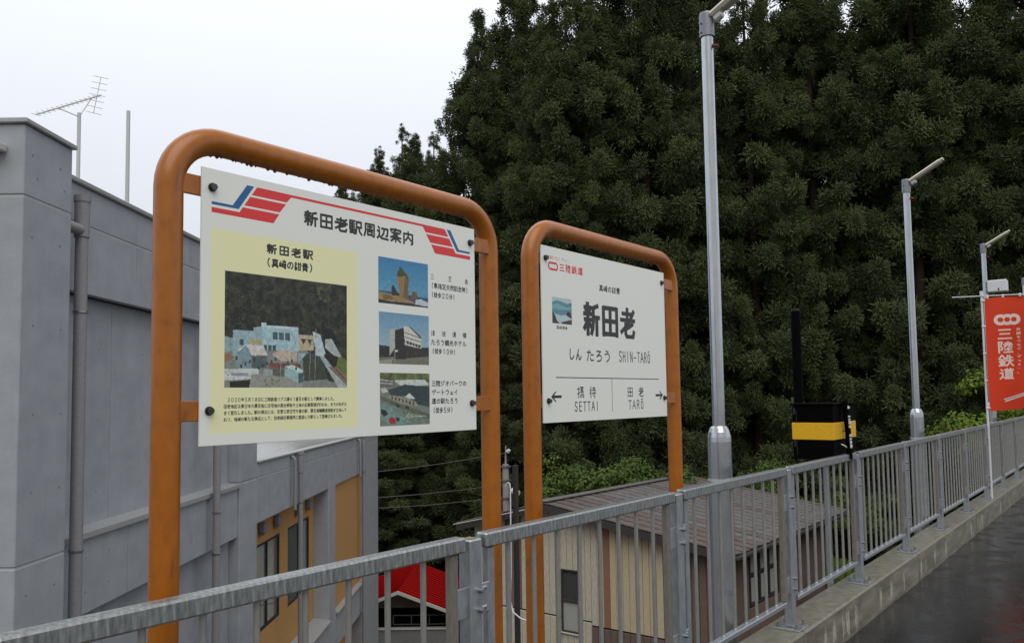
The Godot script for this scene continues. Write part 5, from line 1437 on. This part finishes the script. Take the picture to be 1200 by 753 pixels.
func sign_frame(called: String, label: String, z0: float, z1: float, top: float, plate: Rect2, tex: Texture2D, bolts: Array, tabs: Array) -> Node3D:
	# plate rect: x = near edge (-z), y = top edge, size in metres
	var xo := -2.035
	var o := thing(called, Vector3(xo, -0.05, (z0 + z1) * 0.5), label, "sign")
	var zc := (z0 + z1) * 0.5
	var r := 0.0375
	var bend := 0.15
	var path := PackedVector3Array()
	var cy := top + 0.05
	path.append(Vector3(0, 0, z0 - zc))
	path.append(Vector3(0, cy - bend - 0.4, z0 - zc))
	for k in 11:
		var a := PI * 0.5 * k / 10.0
		path.append(Vector3(0, cy - bend + sin(a) * bend, z0 - zc - bend + cos(a) * bend))
	for k in 11:
		var a := PI * 0.5 * k / 10.0
		path.append(Vector3(0, cy - bend + cos(a) * bend, z1 - zc + bend - sin(a) * bend))
	path.append(Vector3(0, cy - bend - 0.4, z1 - zc))
	path.append(Vector3(0, 0, z1 - zc))
	var m := MB.new()
	m.tube(path, r, 24)
	var fr := part(o, "pipe_frame", m.mesh(), M.orange)
	# hanging drops under the wet top pipe
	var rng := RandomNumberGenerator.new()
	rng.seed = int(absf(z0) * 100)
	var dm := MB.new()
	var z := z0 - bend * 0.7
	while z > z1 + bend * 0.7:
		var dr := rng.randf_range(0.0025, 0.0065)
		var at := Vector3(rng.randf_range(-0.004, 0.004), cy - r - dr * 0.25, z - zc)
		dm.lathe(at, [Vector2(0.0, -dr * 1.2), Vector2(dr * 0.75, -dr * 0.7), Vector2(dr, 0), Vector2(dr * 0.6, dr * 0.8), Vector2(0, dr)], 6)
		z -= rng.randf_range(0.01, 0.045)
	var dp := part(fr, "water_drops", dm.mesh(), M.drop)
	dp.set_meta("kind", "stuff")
	# tabs welded to the pipe, plate bolted to them
	for t in tabs:
		var zz: float = t[0]
		var yy: float = t[1]
		var dir := 1.0 if absf(zz - z0) < absf(zz - z1) else -1.0
		var za := (z0 if dir > 0 else z1) - zc
		part(o, "tab", box_mesh(Vector3(0.009, 0.055, absf(zz - zc - za) + 0.07), 0.002), M.orange, Vector3(0.021, yy + 0.05, (za + zz - zc) * 0.5 - dir * 0.02))
	var pc := Vector3(0.029, plate.position.y - plate.size.y * 0.5 + 0.05, -plate.position.x - plate.size.x * 0.5 - zc)
	var pl := part(o, "plate", box_mesh(Vector3(0.004, plate.size.y, plate.size.x), 0.001), M.plate, pc)
	var face := MB.new()
	var hw := plate.size.x * 0.5 - 0.001
	var hh := plate.size.y * 0.5 - 0.001
	face.quad(Vector3(0, hh, hw), Vector3(0, hh, -hw), Vector3(0, -hh, -hw), Vector3(0, -hh, hw), Vector3(1, 0, 0))
	part(pl, "printed_face", face.mesh(), print_face(tex, 0.4), Vector3(0.0028, 0, 0))
	for b in bolts:
		var bm := MB.new()
		bm.tube(PackedVector3Array([Vector3.ZERO, Vector3(0.004, 0, 0)]), 0.0125, 14)
		bm.tube(PackedVector3Array([Vector3(0.004, 0, 0), Vector3(0.014, 0, 0)]), 0.0095, 6)
		part(pl, "bolt", bm.mesh(), M.dark_bolt, Vector3(0.003, plate.size.y * 0.5 - b[1], plate.size.x * 0.5 - b[0]))
	return o

func build_signs() -> void:
	sign_frame("information_board", "large white area guide board with yellow panel and photographs in orange pipe frame", -1.127, -2.454, 2.412, Rect2(1.203, 2.327, 1.130, 0.756), print_information(), [[0.032, 0.053], [1.103, 0.056], [0.028, 0.662], [1.105, 0.657]], [[-1.235, 2.274], [-1.235, 1.665], [-2.3, 2.272], [-2.3, 1.668]])
	sign_frame("station_name_board", "white station name board with large black characters in orange pipe frame", -2.724, -3.994, 2.414, Rect2(2.759, 2.329, 1.095, 0.749), print_name(), [[0.032, 0.053], [1.066, 0.056], [0.038, 0.657], [1.066, 0.654]], [[-2.8, 2.276], [-2.8, 1.672], [-3.82, 2.274], [-3.82, 1.674]])

func build_lamps() -> void:
	var spots := [-4.93, -10.4, -15.9, -21.4]
	var labels := ["platform lamp post beside the station name board", "platform lamp post between the yellow-striped box and the banner", "platform lamp post with white box behind the orange banner", "last platform lamp post far along the fence"]
	for k in 4:
		var o := thing("platform_lamp", Vector3(-2.2, -0.05, spots[k]), labels[k], "lamp post", "platform lamps")
		part(o, "pole", rod(Vector3(0, 1.4, 0), Vector3(0, 4.1, 0), 0.0405, 0.0385, 20), M.zinc_pole)
		var s := MB.new()
		s.lathe(Vector3.ZERO, [Vector2(0.078, 0.0), Vector2(0.0745, 1.44), Vector2(0.073, 1.47), Vector2(0.067, 1.50), Vector2(0.058, 1.525), Vector2(0.048, 1.537), Vector2(0.041, 1.54)], 28)
		part(o, "sleeve", s.mesh(), M.zinc_pole)
		part(o, "flange", box_mesh(Vector3(0.26, 0.014, 0.26), 0.004), M.zinc, Vector3(0, 0.008, 0))
		var c := MB.new()
		c.lathe(Vector3.ZERO, [Vector2(0.048, 4.075), Vector2(0.048, 4.225), Vector2(0.044, 4.236), Vector2(0.0, 4.24)], 20)
		var cap := part(o, "head_cap", c.mesh(), M.zinc_cap)
		for y in [4.10, 4.16]:
			part(cap, "screw", rod(Vector3(-0.02, y, 0.044), Vector3(-0.026, y, 0.056), 0.007, -1.0, 6), M.steel_bolt)
		var tilt := Basis(Vector3(0, 0, 1), deg_to_rad(29.0))
		var a := MB.new()
		a.box(Vector3(0.235, 0, 0), Vector3(0.40, 0.036, 0.095), 0.014)
		a.box(Vector3(0.445, 0, 0), Vector3(0.05, 0.03, 0.075), 0.014)
		var arm := part(o, "luminaire", a.mesh(), M.lamp_body, Vector3(0.0, 4.185, 0))
		arm.basis = tilt
		part(arm, "lens", box_mesh(Vector3(0.3, 0.012, 0.07), 0.005), M.lamp_lens, Vector3(0.28, -0.022, 0))
		part(arm, "knuckle", box_mesh(Vector3(0.07, 0.06, 0.05), 0.012), M.white_metal, Vector3(0.075, -0.03, 0))
		part(o, "lug", rod(Vector3(0.035, 4.01, 0), Vector3(0.075, 4.0, 0), 0.012, -1.0, 8), M.rust)
		for y in [1.2]:
			part(o, "band", rod(Vector3(0, y - 0.008, 0), Vector3(0, y + 0.008, 0), 0.0785, -1.0, 28), M.white_metal)
		if k == 2:
			var b := part(o, "junction_box", box_mesh(Vector3(0.29, 0.2, 0.16), 0.012), M.white_plastic, Vector3(0.19, 3.49, 0.02))
			part(b, "latch", box_mesh(Vector3(0.02, 0.04, 0.01), 0.003), M.dark_bolt, Vector3(0.02, -0.06, 0.084))

func build_banner() -> void:
	var o := thing("upright_banner", Vector3(-1.80, 0.245, -12.66), "orange-red upright cloth banner with white emblem on a white pole", "banner")
	part(o, "pole", rod(Vector3.ZERO, Vector3(0, 2.76, 0), 0.0155, 0.0135, 12), M.white_plastic)
	part(o, "crossbar", rod(Vector3(-0.36, 2.735, -0.01), Vector3(0.58, 2.70, 0.01), 0.0075, -1.0, 10), M.white_plastic)
	part(o, "cap", rod(Vector3(0, 2.72, 0), Vector3(0, 2.79, 0), 0.024, 0.02, 12), M.white_plastic)
	var w := 0.49
	var hgt := 1.53
	var nx := 14
	var ny := 36
	var m := MB.new()
	var f := func(u: float, v: float) -> Vector3:
		var sway := v * v
		return Vector3(0.03 + u * w * (1.0 - 0.16 * sway * u), 2.69 - v * hgt + 0.04 * u * sway, sin(u * 5.5 + v * 3.0) * 0.032 * (0.4 + v) - 0.16 * u * sway + sin(v * 9.0) * 0.012 * u)
	for y in ny:
		for x in nx:
			var u0 := float(x) / nx
			var u1 := float(x + 1) / nx
			var v0 := float(y) / ny
			var v1 := float(y + 1) / ny
			var pts := [[u0, v0], [u1, v0], [u1, v1], [u0, v1]]
			var b := m.v.size()
			for q in pts:
				var p: Vector3 = f.call(q[0], q[1])
				var du: Vector3 = f.call(q[0] + 0.01, q[1]) - p
				var dv: Vector3 = f.call(q[0], q[1] + 0.01) - p
				m.v.append(p); m.n.append(dv.cross(du).normalized()); m.t.append(Vector2(q[0], q[1])); m.c.append(Color(1, 1, 1))
			m.i.append_array(PackedInt32Array([b, b + 1, b + 2, b, b + 2, b + 3]))
	var cm := print_face(print_banner(), 0.85)
	cm.backlight_enabled = true
	cm.backlight = Color(0.25, 0.08, 0.05)
	part(o, "cloth", m.mesh(), cm)
	for v in [0.02, 0.25, 0.49, 0.73, 0.97]:
		part(o, "loop", box_mesh(Vector3(0.055, 0.03, 0.036), 0.008), M.white_plastic, Vector3(0.012, 2.69 - v * hgt, 0))
	for u in [0.08, 0.45, 0.85]:
		part(o, "loop", box_mesh(Vector3(0.03, 0.05, 0.026), 0.008), M.white_plastic, Vector3(0.03 + u * w, 2.70, 0))

func build_trackside() -> void:
	# black box with a yellow stripe, mounted just behind the fence
	var o := thing("equipment_box", Vector3(-2.02, -0.05, -6.46), "black metal box with yellow stripe and black mast above the fence", "box")
	var lo := Vector3(-0.15, 1.25, -0.28)
	var hi := Vector3(0.15, 1.645, 0.28)
	part(o, "stand", rod(Vector3(0, 0, 0), Vector3(0, 1.26, 0), 0.025), M.zinc)
	pbox(o, "body", lo, hi, M.black_paint, 0.006)
	pbox(o, "stripe", Vector3(lo.x - 0.003, 1.392, lo.z - 0.003), Vector3(hi.x + 0.003, 1.518, hi.z + 0.003), M.yellow, 0.003)
	pbox(o, "lid", Vector3(lo.x - 0.012, 1.646, lo.z - 0.012), Vector3(hi.x + 0.012, 1.662, hi.z + 0.012), M.black_paint, 0.004)
	pbox(o, "door_seam", Vector3(lo.x + 0.03, lo.y + 0.03, hi.z), Vector3(lo.x + 0.034, hi.y - 0.03, hi.z + 0.002), M.dark_frame)
	for y in [1.34, 1.58]:
		part(o, "hinge", rod(Vector3(lo.x + 0.02, y, hi.z + 0.006), Vector3(lo.x + 0.02, y + 0.05, hi.z + 0.006), 0.008, -1.0, 8), M.dark_frame)
	var cb := MB.new()
	cb.tube(PackedVector3Array([Vector3(0.13, 1.36, 0.1), Vector3(0.17, 1.345, 0.1), Vector3(0.18, 1.33, 0.08), Vector3(0.17, 1.32, 0.03), Vector3(0.152, 1.33, 0.0)]), 0.005, 6)
	part(o, "cord", cb.mesh(), M.white_plastic)
	part(o, "latch", rod(Vector3(0.153, 1.46, 0.06), Vector3(0.175, 1.46, 0.06), 0.014), M.steel_bolt)
	# rolled cover strapped upright to the box, white marks along it
	var s := thing("rolled_strap", Vector3(-1.825, 1.19, -6.40), "narrow black upright strap with white marks hung before the striped box", "strap")
	var sm := MB.new()
	sm.tube(PackedVector3Array([Vector3(0, 0, 0), Vector3(-0.005, 0.2, 0), Vector3(-0.02, 0.43, 0)]), 0.022, 12)
	part(s, "roll", sm.mesh(), M.black_paint)
	part(s, "hook", rod(Vector3(-0.04, 0.425, 0), Vector3(0.0, 0.43, 0), 0.012), M.black_paint)
	for e in [[0.085, 0.03], [0.118, 0.022], [0.145, 0.014], [0.168, 0.02], [0.235, 0.018], [0.262, 0.026], [0.292, 0.012], [0.312, 0.014], [0.376, 0.022]]:
		part(s, "white_mark", box_mesh(Vector3(0.008, e[1], 0.02), 0.001), M.white_plastic, Vector3(0.0185 - 0.03 * e[0], e[0] + e[1] * 0.5, 0.01))
		part(s, "white_mark", box_mesh(Vector3(0.008, e[1] * 0.6, 0.013), 0.001), M.white_plastic, Vector3(0.019 - 0.03 * e[0], e[0] + e[1] * 0.5, -0.0035))
	var pm := part(o, "mast", rod(Vector3(-0.24, 1.25, -0.14), Vector3(-0.24, 2.40, -0.14), 0.037, -1.0, 18), M.black_paint)
	part(pm, "cap", rod(Vector3(-0.24, 2.40, -0.14), Vector3(-0.24, 2.42, -0.14), 0.034, 0.028, 18), M.dark_frame)
	for y in [1.32, 1.56]:
		pbox(o, "mast_bracket", Vector3(-0.23, y, -0.16), Vector3(-0.15, y + 0.04, -0.12), M.black_paint, 0.003)

func build_distance() -> void:
	var t := thing("dark_post", Vector3(-6.21, -9.0, -7.95), "dark square post outside the fence between the two sign boards", "post")
	part(t, "shaft", box_mesh(Vector3(0.055, 9.86, 0.055), 0.004), M.timber_dark, Vector3(0, 4.93, 0))
	var c := MB.new()
	c.tube(PackedVector3Array([Vector3(-0.09, 9.60, 0.08), Vector3(-0.075, 9.64, 0.08), Vector3(-0.05, 9.655, 0.08), Vector3(-0.025, 9.64, 0.08), Vector3(-0.018, 9.58, 0.08), Vector3(-0.02, 8.6, 0.085), Vector3(-0.03, 8.25, 0.09), Vector3(0.0, 8.12, 0.09), Vector3(0.12, 8.06, 0.09), Vector3(0.2, 8.05, 0.09)]), 0.0085, 8)
	part(t, "white_conduit", c.mesh(), M.white_plastic)
	var u := thing("utility_pole", Vector3(-20.77, -9.0, -25.96), "slender concrete utility pole with fittings in front of the dark wood", "utility pole")
	part(u, "shaft", rod(Vector3.ZERO, Vector3(0, 8.0, 0), 0.17, 0.13, 14), M.pole_concrete)
	part(u, "top_pin", rod(Vector3(0, 8.0, 0), Vector3(0.02, 8.75, 0), 0.04, 0.02, 8), M.pole_concrete)
	for y in [7.85, 7.3, 6.6, 6.0]:
		part(u, "band", rod(Vector3(0, y, 0), Vector3(0, y + 0.08, 0), 0.17, -1.0, 14), M.joint)
		part(u, "bracket", rod(Vector3(-0.3, y + 0.05, 0.1), Vector3(0.3, y + 0.08, 0.05), 0.035, -1.0, 6), M.joint)
	part(u, "white_lamp", rod(Vector3(0.5, 7.0, 0.2), Vector3(0.8, 6.9, 0.2), 0.14, 0.1, 12), M.white_plastic)
	part(u, "insulator", rod(Vector3(0.12, 8.5, 0), Vector3(0.2, 8.58, 0), 0.09, 0.06, 10), M.white_plastic)
	var heights := [8.45, 7.2, 6.7]
	var ends := [[-28.5, -1.35, -19.4], [-28.5, -2.15, -19.4], [-28.5, -2.5, -19.4]]
	var lbl := ["thin overhead wire, topmost of three, running left from the utility pole", "thin overhead wire, middle of three, running left from the utility pole", "thin overhead wire, lowest of three, running left from the utility pole"]
	for k in 3:
		var a := Vector3(-20.77, -9.0 + heights[k], -25.96)
		var b := Vector3(ends[k][0], ends[k][1], ends[k][2])
		var path := PackedVector3Array()
		for e in 13:
			var q := e / 12.0
			path.append(a.lerp(b, q) - a - Vector3(0, sin(q * PI) * 0.25, 0))
		var m := MB.new()
		m.tube(path, 0.014, 5)
		var w := thing("overhead_wire", a, lbl[k], "wire", "overhead wires")
		part(w, "wire", m.mesh(), M.wire)
	# aerial and mast on the station roof
	var an := thing("television_aerial", Vector3(-12.42, 3.85, -5.46), "many-armed television aerial on a mast above the grey roof", "aerial")
	part(an, "mast", rod(Vector3.ZERO, Vector3(0, 2.16, 0), 0.03, 0.026, 10), M.white_metal)
	var tip := Vector3(0.14, 1.93, 0.65)
	var tail := Vector3(-0.1, 2.56, -0.36)
	part(an, "boom", rod(tip, tail, 0.012, -1.0, 8), M.white_metal)
	part(an, "brace", rod(Vector3(0, 2.1, 0), tip.lerp(tail, 0.32), 0.007, -1.0, 6), M.white_metal)
	part(an, "brace", rod(Vector3(0, 2.1, 0), tip.lerp(tail, 0.85), 0.007, -1.0, 6), M.white_metal)
	var across := Vector3(0.93, 0.0, 0.2).normalized()
	across = Vector3(0.75, -0.25, -0.2).normalized()
	for k in 14:
		var p := tip.lerp(tail, k / 14.0)
		part(an, "element", rod(p - across * 0.1, p + across * 0.1, 0.0045, -1.0, 5), M.white_metal)
	var rb := Vector3(-0.09, 2.5, -0.3)
	part(an, "reflector_stay", rod(rb + Vector3(0.02, -0.26, 0.06), rb + Vector3(-0.02, 0.34, -0.06), 0.006, -1.0, 6), M.white_metal)
	for k in 7:
		var p2 := rb + Vector3(0.02, -0.26, 0.06).lerp(Vector3(-0.02, 0.34, -0.06), k / 6.0)
		part(an, "element", rod(p2 - across * 0.17, p2 + across * 0.17, 0.0045, -1.0, 5), M.white_metal)
	var ms := thing("roof_mast", Vector3(-13.1, 3.85, -6.54), "plain slim pole standing on the grey roof beside the aerial", "mast")
	part(ms, "shaft", rod(Vector3.ZERO, Vector3(0, 2.64, 0), 0.034, 0.03, 12), M.white_metal)
	part(ms, "foot", rod(Vector3.ZERO, Vector3(0, 0.03, 0), 0.09, -1.0, 12), M.white_metal)

# ---------------------------------------------------------------- platform and ground
func build_platform() -> void:
	var m := MB.new()
	m.quad(Vector3(-1.7446, 0, 14), Vector3(3.2, 0, 14), Vector3(3.2, 0, -60), Vector3(-1.7446, 0, -60), Vector3.UP)
	m.quad(Vector3(3.2, 0, 14), Vector3(3.2, 0, -60), Vector3(3.2, -0.1, -60), Vector3(3.2, -0.1, 14), Vector3(1, 0, 0))
	m.quad(Vector3(-1.7446, 0, 14), Vector3(3.2, 0, 14), Vector3(3.2, -0.1, 14), Vector3(-1.7446, -0.1, 14), Vector3(0, 0, 1))
	structure("platform", m.mesh(), M.asphalt)
	structure("platform_slab", box_mesh(Vector3(5.6, 0.6, 74), 0.01), M.slab, Vector3(0.4, -0.355, -23))
	structure("retaining_wall", box_mesh(Vector3(5.2, 8.36, 74), 0.01), M.slab, Vector3(0.4, -4.835, -23))
	# kerb blocks with pale lime runs on their faces
	var im := Image.create(2048, 64, false, Image.FORMAT_RGB8)
	var nz := FastNoiseLite.new()
	nz.seed = 9
	nz.frequency = 0.02
	nz.fractal_octaves = 5
	var base := Color(0.43, 0.415, 0.37)
	for y in 64:
		for x in 2048:
			var q := nz.get_noise_2d(x * 0.6, y * 1.6) * 0.14 + nz.get_noise_2d(x * 5.0, y * 5.0) * 0.05
			im.set_pixel(x, y, Color(base.r + q, base.g + q, base.b + q))
	var runs := [[3.3, 0.05], [3.9, 0.03], [4.4, 0.05], [5.42, 0.05], [5.61, 0.06], [5.87, 0.15], [6.12, 0.06], [6.79, 0.07], [7.11, 0.07], [7.52, 0.045], [8.15, 0.055], [8.34, 0.03], [8.74, 0.05], [9.28, 0.05], [10.72, 0.07], [11.47, 0.07], [12.99, 0.07], [14.2, 0.05], [15.6, 0.06]]
	var rng := RandomNumberGenerator.new()
	rng.seed = 3
	for r in runs:
		var streaks := int(r[1] * 160)
		for s in streaks:
			var x0 := int((r[0] - 3.0 + rng.randf_range(-0.5, 0.5) * r[1]) / 14.0 * 2048)
			var y0 := rng.randi_range(10, 26)
			var y1 := rng.randi_range(30, 58)
			for x in range(x0, x0 + rng.randi_range(1, 4)):
				for y in range(y0, y1):
					if x >= 0 and x < 2048:
						var o := im.get_pixel(x, y)
						im.set_pixel(x, y, o.lerp(Color(0.7, 0.7, 0.67), 0.42 + 0.35 * nz.get_noise_2d(x * 9.0, y * 4.0)))
	var fm := mat(Color(1, 1, 1), 0.5)
	fm.albedo_texture = ImageTexture.create_from_image(im)
	var kerb := Node3D.new()
	kerb.name = "kerb"
	add_child(kerb)
	kerb.set_meta("kind", "structure")
	var z := -5.08 + 3.0 * 6
	while z > -58.0:
		var a := z - 0.005
		var b := z - 2.995
		var blk := part(kerb, "kerb_block", box_mesh(Vector3(0.25, 0.40, 2.99), 0.012), M.kerb, Vector3(-1.873, 0.045, (a + b) * 0.5))
		var q := MB.new()
		var u0 := (-a - 3.0) / 14.0
		var u1 := (-b - 3.0) / 14.0
		q.quad(Vector3(0, 0.186, 1.482), Vector3(0, 0.186, -1.482), Vector3(0, -0.06, -1.482), Vector3(0, -0.06, 1.482), Vector3(1, 0, 0), [Vector2(u0, 0), Vector2(u1, 0), Vector2(u1, 1), Vector2(u0, 1)])
		part(blk, "stained_face", q.mesh(), fm, Vector3(0.1262, 0, 0))
		z -= 3.0

func build_ground() -> void:
	var m := MB.new()
	m.quad(Vector3(-900, -9.0, 900), Vector3(900, -9.0, 900), Vector3(900, -9.0, -900), Vector3(-900, -9.0, -900), Vector3.UP)
	structure("ground", m.mesh(), M.ground)
	var h := MB.new()
	var na := 24
	var ns := 30
	for a in na:
		for s in ns:
			var ps := []
			for e in [[0, 0], [1, 0], [1, 1], [0, 1]]:
				var d: float = 31.0 + (a + e[0]) * 4.0
				var w: float = -70.0 + (s + e[1]) * 6.0
				var p: Vector3 = FWD * d + RGT * w
				p.y = hill(p) + (-0.3 if a + e[0] == 0 else 0.02)
				ps.append(p)
			var nm: Vector3 = (ps[3] - ps[0]).cross(ps[1] - ps[0]).normalized()
			if nm.y < 0:
				nm = -nm
			h.quad(ps[0], ps[1], ps[2], ps[3], nm)
	structure("hillside", h.mesh(), M.soil)

# ---------------------------------------------------------------- scene
func _ready() -> void:
	var cam := Camera3D.new()
	cam.name = "camera"
	add_child(cam)
	cam.transform = Transform3D(Basis(Vector3(0.7863, -0.01457, -0.61767), Vector3(0.05072, 0.99787, 0.04103), Vector3(0.61575, -0.06359, 0.78537)), Vector3(0, 1.69, 0))
	cam.projection = Camera3D.PROJECTION_FRUSTUM
	cam.near = 0.05
	cam.far = 3000.0
	cam.size = 0.05 * 753.0 / 960.0
	cam.frustum_offset = Vector2(0, 0.05 * 27.5 / 960.0)
	cam.current = true
	var env := Environment.new()
	env.background_mode = Environment.BG_SKY
	var sm := ProceduralSkyMaterial.new()
	sm.sky_horizon_color = Color(0.525, 0.55, 0.605).linear_to_srgb()
	sm.sky_top_color = Color(2.95, 3.05, 3.17).linear_to_srgb()
	sm.sky_curve = 2.6
	sm.ground_horizon_color = Color(0.3, 0.3, 0.3).linear_to_srgb()
	sm.ground_bottom_color = Color(0.15, 0.15, 0.15).linear_to_srgb()
	sm.sun_angle_max = 1.0
	var sky := Sky.new()
	sky.sky_material = sm
	env.sky = sky
	env.tonemap_mode = Environment.TONE_MAPPER_LINEAR
	env.tonemap_exposure = 1.2
	env.sdfgi_enabled = true
	env.ssao_enabled = true
	env.ssil_enabled = true
	var we := WorldEnvironment.new()
	we.name = "environment"
	we.environment = env
	add_child(we)
	var sun := DirectionalLight3D.new()
	sun.name = "sun"
	add_child(sun)
	sun.light_color = Color(1.0, 0.99, 0.97)
	sun.light_energy = 0.5
	sun.light_angular_distance = 60.0
	sun.shadow_enabled = true
	sun.rotation = Vector3(deg_to_rad(-58.0), deg_to_rad(48.0), 0)
	make_materials()
	build_ground()
	build_platform()
	build_station()
	build_house()
	build_red_shed()
	build_wood()
	build_fence()
	build_signs()
	build_lamps()
	build_banner()
	build_trackside()
	build_distance()
